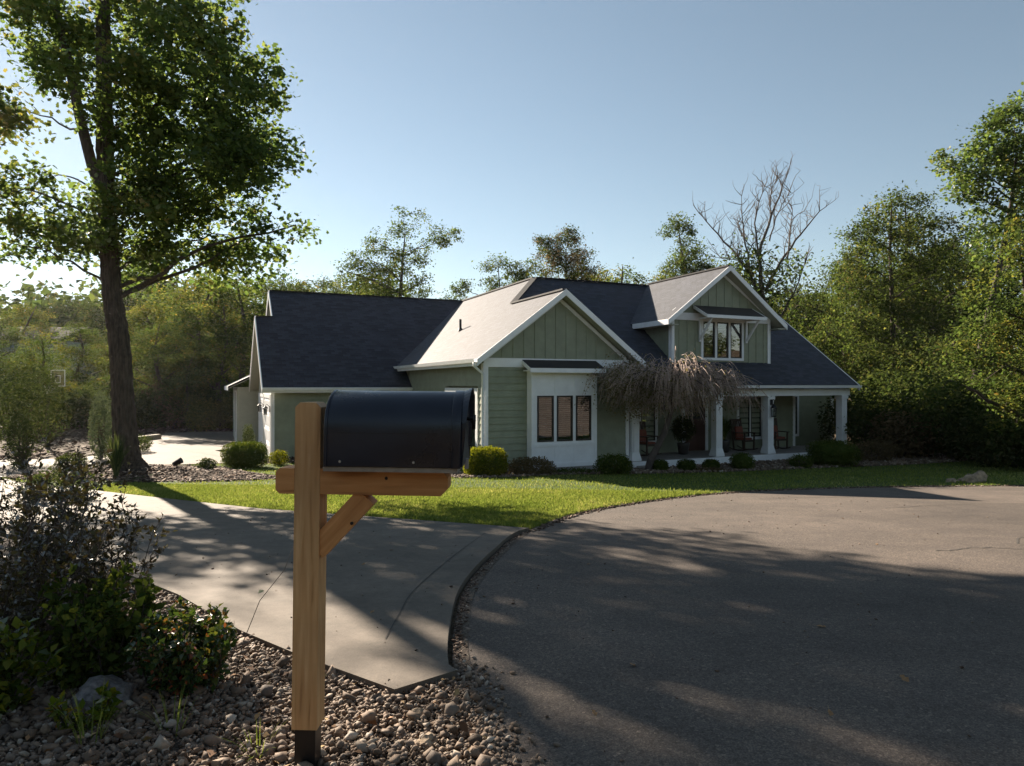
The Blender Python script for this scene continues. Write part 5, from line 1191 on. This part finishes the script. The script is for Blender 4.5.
X, Y = at(963, 16.6); rock('boulder', X, Y, .12, 'low brown stone between the two tan rocks', 15, m=pale)
rock('boulder', -1.80, 3.02, .125, 'pale granite boulder under the foreground shrubs', 21, m=M['granite'])
rock('boulder', -.335, 2.62, .05, 'fist-sized pale stone at the gravel edge right of the post', 22, m=pale)
rock('boulder', -.40, 2.88, .042, 'flat pale stone below the driveway corner', 23, m=pale)
# timber edging beside the court
mb = MB(); p = [(-19.0, 31.6), (-17.9, 32.4), (-17.7, 34.2)]
for a, b_ in zip(p[:-1], p[1:]): mb.beam((*a, g1(*a)+.14), (*b_, g1(*b_)+.14), .30, .28)
tag(mb.build('stone_edging', M['brick'], bevel=.02), 'low tan stone edging at the bend of the driveway court', 'edging')
# basketball hoop
X, Y = at(48, 30); z = -1.65; bh = empty('basketball_hoop', (X, Y, z)); tag(bh, 'basketball hoop on a dark pole with clear backboard left of the oak', 'basketball hoop')
mb = MB(); mb.tube([(0, 0, -.5), (0, 0, 2.7)], [.07, .06], 10); mb.build('pole', M['iron'], bh)
mb = MB(); mb.beam((0, 0, 2.6), (.55, -.25, 3.1), .06, .06); mb.beam((0, 0, 2.9), (.55, -.25, 3.5), .06, .06); mb.build('arm', M['iron'], bh)
bb = empty('backboard', (.62, -.28, 3.35), -.5); bb.parent = bh
mb = MB(); 
for a in ((-.55, .55, -.01, .01, -.36, -.33), (-.55, .55, -.01, .01, .33, .36), (-.55, -.52, -.01, .01, -.33, .33), (.52, .55, -.01, .01, -.33, .33), (-.2, .2, -.012, .0, -.2, -.18), (-.2, .2, -.012, .0, .1, .12), (-.2, -.18, -.012, 0, -.18, .1), (.18, .2, -.012, 0, -.18, .1)): mb.box(*a)
mb.build('board_frame', M['white'], bb)
mb = MB(); mb.poly([(-.52, .0, -.33), (.52, 0, -.33), (.52, 0, .33), (-.52, 0, .33)]); mb.build('board_glass', M['glass'], bb, recalc=False)
mb = MB(); mb.tube([(.22*math.cos(a)+0, -.32+.22*math.sin(a), -.28) for a in np.linspace(0, 6.28, 17)], [.012]*17, 5); mb.build('rim', M['rust'], bb)
mb = MB()
for k in range(12):
    a = k*.5236; mb.tube([(.22*math.cos(a), -.32+.22*math.sin(a), -.28), (.14*math.cos(a+.3), -.32+.14*math.sin(a+.3), -.62)], [.006]*2, 3)
mb.build('net', M['white'], bb)
# neighbour's house in the wood
nz = g1(-42, 56)-.3; nh = empty('neighbour_house', (-45, 56, nz), .12); tag(nh, 'pale grey house glimpsed through the trees at the left edge', 'house')
mb = MB(); mb.hexa([(-7, 0, 0), (7.2, 0, 0), (7.2, 8, 0), (-7, 8, 0)], [(-7, 0, 5.0), (7.2, 0, 5.0), (7.2, 8, 5.0), (-7, 8, 5.0)]); mb.build('wall', M['sheath'], nh)
mb = MB(); mb.hexa([(-7.6, -.6, 4.9), (7.8, -.6, 4.9), (7.8, 4, 6.2), (-7.6, 4, 6.2)], [(-7.6, -.6, 5.1), (7.8, -.6, 5.1), (7.8, 4, 6.4), (-7.6, 4, 6.4)]); mb.hexa([(-7.6, 8.6, 4.9), (7.8, 8.6, 4.9), (7.8, 4, 6.2), (-7.6, 4, 6.2)], [(-7.6, 8.6, 5.1), (7.8, 8.6, 5.1), (7.8, 4, 6.4), (-7.6, 4, 6.4)]); mb.build('roof', simple('neighbour_roof', (.05, .05, .05), 1.0, .2, spec=.05), nh)
for u in (-1.5, 2.2, 5.2):
    mb = MB(); mb.box(u-.5, u+.5, -.05, -.002, 2.0, 3.6); w = mb.build('window', M['white'], nh); mb = MB(); mb.box(u-.42, u+.42, -.07, -.051, 2.08, 3.52); mb.build('pane', M['black_frame'], w)

# ------------------------------------------------------------------ FOREGROUND SHRUBS
def leafy_shrub(name, X, Y, label, mat, nstem, h, spread, leaf, seed, tw=9, lv=7, aspect=.5, lean=(0, 0), axis_up=.3, extra=None):
    g = np.random.default_rng(seed); z = g1(X, Y); root = empty(name, (X, Y, z)); tag(root, label, 'shrub'); mb = MB(); LP_ = []; AX = []
    for i in range(nstem):
        a = g.uniform(0, 6.28); s = spread*g.uniform(.15, 1)**.6; L = h*g.uniform(.62, 1.05)*(1-.25*(s/spread)**2)
        e = np.array([s*math.cos(a)+lean[0], s*math.sin(a)+lean[1], L]); st = np.array([s*.25*math.cos(a), s*.25*math.sin(a), -.02])
        lp, _ = limb(mb, st, e, .006, .002, g, 8, .10, 5)
        for j in range(1, len(lp)):
            for k in range(tw//4+1):
                d = g.normal(0, 1, 3); d[2] = abs(d[2])*.7+axis_up; d /= np.linalg.norm(d); tl = g.uniform(.05, .17)*h
                tp_, _ = limb(mb, lp[j], lp[j]+d*tl, .0022, .001, g, 3, .1, 3)
                for q in range(lv):
                    t = g.uniform(.1, 1); p = lp[j]+d*tl*t; ax = d*.5+g.normal(0, .6, 3); LP_.append(p); AX.append(ax)
    mb.build('stem', M['deadbark' if seed % 2 else 'bark'], root, True, recalc=False)
    leaf_mesh('foliage', np.array(LP_), leaf, M[mat], root, .2, aspect, g, axis=np.array(AX), jitter=.25); return root
leafy_shrub('dark_leaved_shrub', -2.62, 3.5, 'tall dark glossy-leaved shrub filling the left foreground', 'dark_shrub', 38, 1.04, .62, .033, 401, tw=8, lv=6)
leafy_shrub('dark_leaved_shrub', -2.52, 4.15, 'dark glossy-leaved shrub leaning over the driveway, right of the taller one', 'dark_shrub', 24, .88, .42, .033, 403, tw=8, lv=6)
leafy_shrub('dark_leaved_shrub', -3.25, 4.3, 'dark glossy-leaved shrub at the very left edge, behind the two others', 'dark_shrub', 30, 1.15, .6, .035, 411, tw=8, lv=6)
leafy_shrub('nandina', -1.53, 3.2, 'low green and red tinged shrub at the gravel edge left of the post', 'nandina', 46, .38, .26, .031, 404, tw=10, lv=7, aspect=.6)
leafy_shrub('green_leafy_shrub', -1.98, 3.25, 'bright green leafy shrub between the dark and the red tinged shrub', 'box', 26, .52, .28, .042, 406, tw=8, lv=5, aspect=.65)
leafy_shrub('lime_shrub', -2.18, 2.85, 'yellow-green shrub with red leaf tips at the lower left corner', 'limeleaf', 22, .36, .26, .045, 407, tw=6, lv=4, aspect=.65)
leafy_shrub('weed', -1.72, 2.75, 'small yellow-green weed among the gravel below the boulder', 'limeleaf', 7, .20, .16, .04, 408, tw=4, lv=3)
for i, (X, Y, h, lb) in enumerate([(-1.35, 2.72, .20, 'thin grass tuft in the gravel left of the post'), (-1.62, 2.62, .26, 'straggly grass tuft in front of the granite boulder'), (-.95, 2.55, .12, 'tiny grass tuft just left of the post foot')]):
    grass_clump('grass_tuft', X, Y, h, 16, lb, 'grass', 500+i, .13, .003)
# bare vine sprig leaning towards the driveway
vs = empty('bare_sprig', (-1.30, 3.22, g1(-1.3, 3.22))); tag(vs, 'thin bare sprig with one yellow leaf against the driveway', 'twig'); mb = MB()
mb.tube([(-.02, 0, -.02), (.03, 0, .22), (.11, 0, .42), (.22, .02, .56), (.27, .03, .70)], [.0025, .0022, .002, .0016, .001], 5); mb.build('stem', M['deadbark'], vs, True)
leaf_mesh('leaf', np.array([[.13, 0, .47]]), .035, M['limeleaf'], vs, .5, .8)
for i, (dx, h, ln_) in enumerate([(-.55, .62, .04), (-.48, .55, -.03)]):
    v2 = empty('bare_sprig', (-1.30+dx, 3.4, g1(-1.8, 3.4))); tag(v2, ['upright bare twig rising behind the red tinged shrub, the left one', 'upright bare twig rising behind the red tinged shrub, the right one'][i], 'twig'); mb = MB()
    mb.tube([(0, 0, 0), (ln_*.5, 0, h*.5), (ln_, 0, h)], [.003, .002, .001], 5); mb.build('stem', M['deadbark'], v2, True)

# fallen leaves on road, driveway and grass (individuals)
gl_ = np.random.default_rng(91)
spots = [(.35, 2.9), (1.9, 4.2), (3.3, 3.9), (4.6, 9.5), (6.1, 7.4), (.7, 6.2), (-.9, 4.4), (-1.3, 6.0), (-2.2, 7.4), (2.3, 3.0), (2.9, 3.4), (1.35, 2.9), (.62, 3.5), (-3.0, 8.9), (5.3, 5.6), (1.9, 3.3), (3.9, 7.3), (-.3, 9.6), (-2.2, 11.8), (2.1, 12.8), (-1.1, 12.4)]
base_leaf = None
for i, (x, y) in enumerate(spots):
    if base_leaf is None:
        mb = MB(); pr = [(-.05, 0, .008), (-.02, .022, .016), (0, .034, .012), (.018, .018, .010), (.035, .026, .018), (.055, 0, .004), (.035, -.024, .014), (.018, -.016, .006), (0, -.034, .016), (-.02, -.020, .008)]
        mb.poly(pr); mb.poly([(-.085, -.002, .012), (-.05, -.002, .008), (-.05, .002, .008), (-.085, .002, .012)]); base_leaf = mb.build('fallen_leaf', M['fallen'], recalc=False); q = base_leaf
    else: q = base_leaf.copy(); COL.objects.link(q)
    on = 'driveway' if inside(drive, np.array([x]), np.array([y]))[0] else ('road' if inside(road, np.array([x]), np.array([y]))[0] else 'lawn')
    tag(q, 'curled brown oak leaf lying on the %s' % on, 'fallen leaf', 'fallen leaves on the %s' % on)
    s = gl_.uniform(.3, .6)
    q.location = (x, y, g1(x, y)+{'driveway': .058, 'road': .019, 'lawn': .06}[on]); q.rotation_euler = (gl_.normal(0, .25), gl_.normal(0, .25), gl_.uniform(0, 6.28)); q.scale = (s, s, s)

# ------------------------------------------------------------------ HAZE : thin even air round the whole scene
hm = bpy.data.materials.new('thin_air'); hm.use_nodes = True; hn = hm.node_tree
for x in list(hn.nodes): hn.nodes.remove(x)
ho = hn.nodes.new('ShaderNodeOutputMaterial'); hv = hn.nodes.new('ShaderNodeVolumePrincipled')
hv.inputs['Color'].default_value = (0.93, 0.95, 1.0, 1); hv.inputs['Density'].default_value = 0.00011; hv.inputs['Anisotropy'].default_value = 0.55
hn.links.new(hv.outputs[0], ho.inputs['Volume'])
mb = MB(); mb.box(-1550, 1550, -1550, 1550, -2.6, 34); hz_ = mb.build('haze', hm); tag(hz_, kind='stuff')
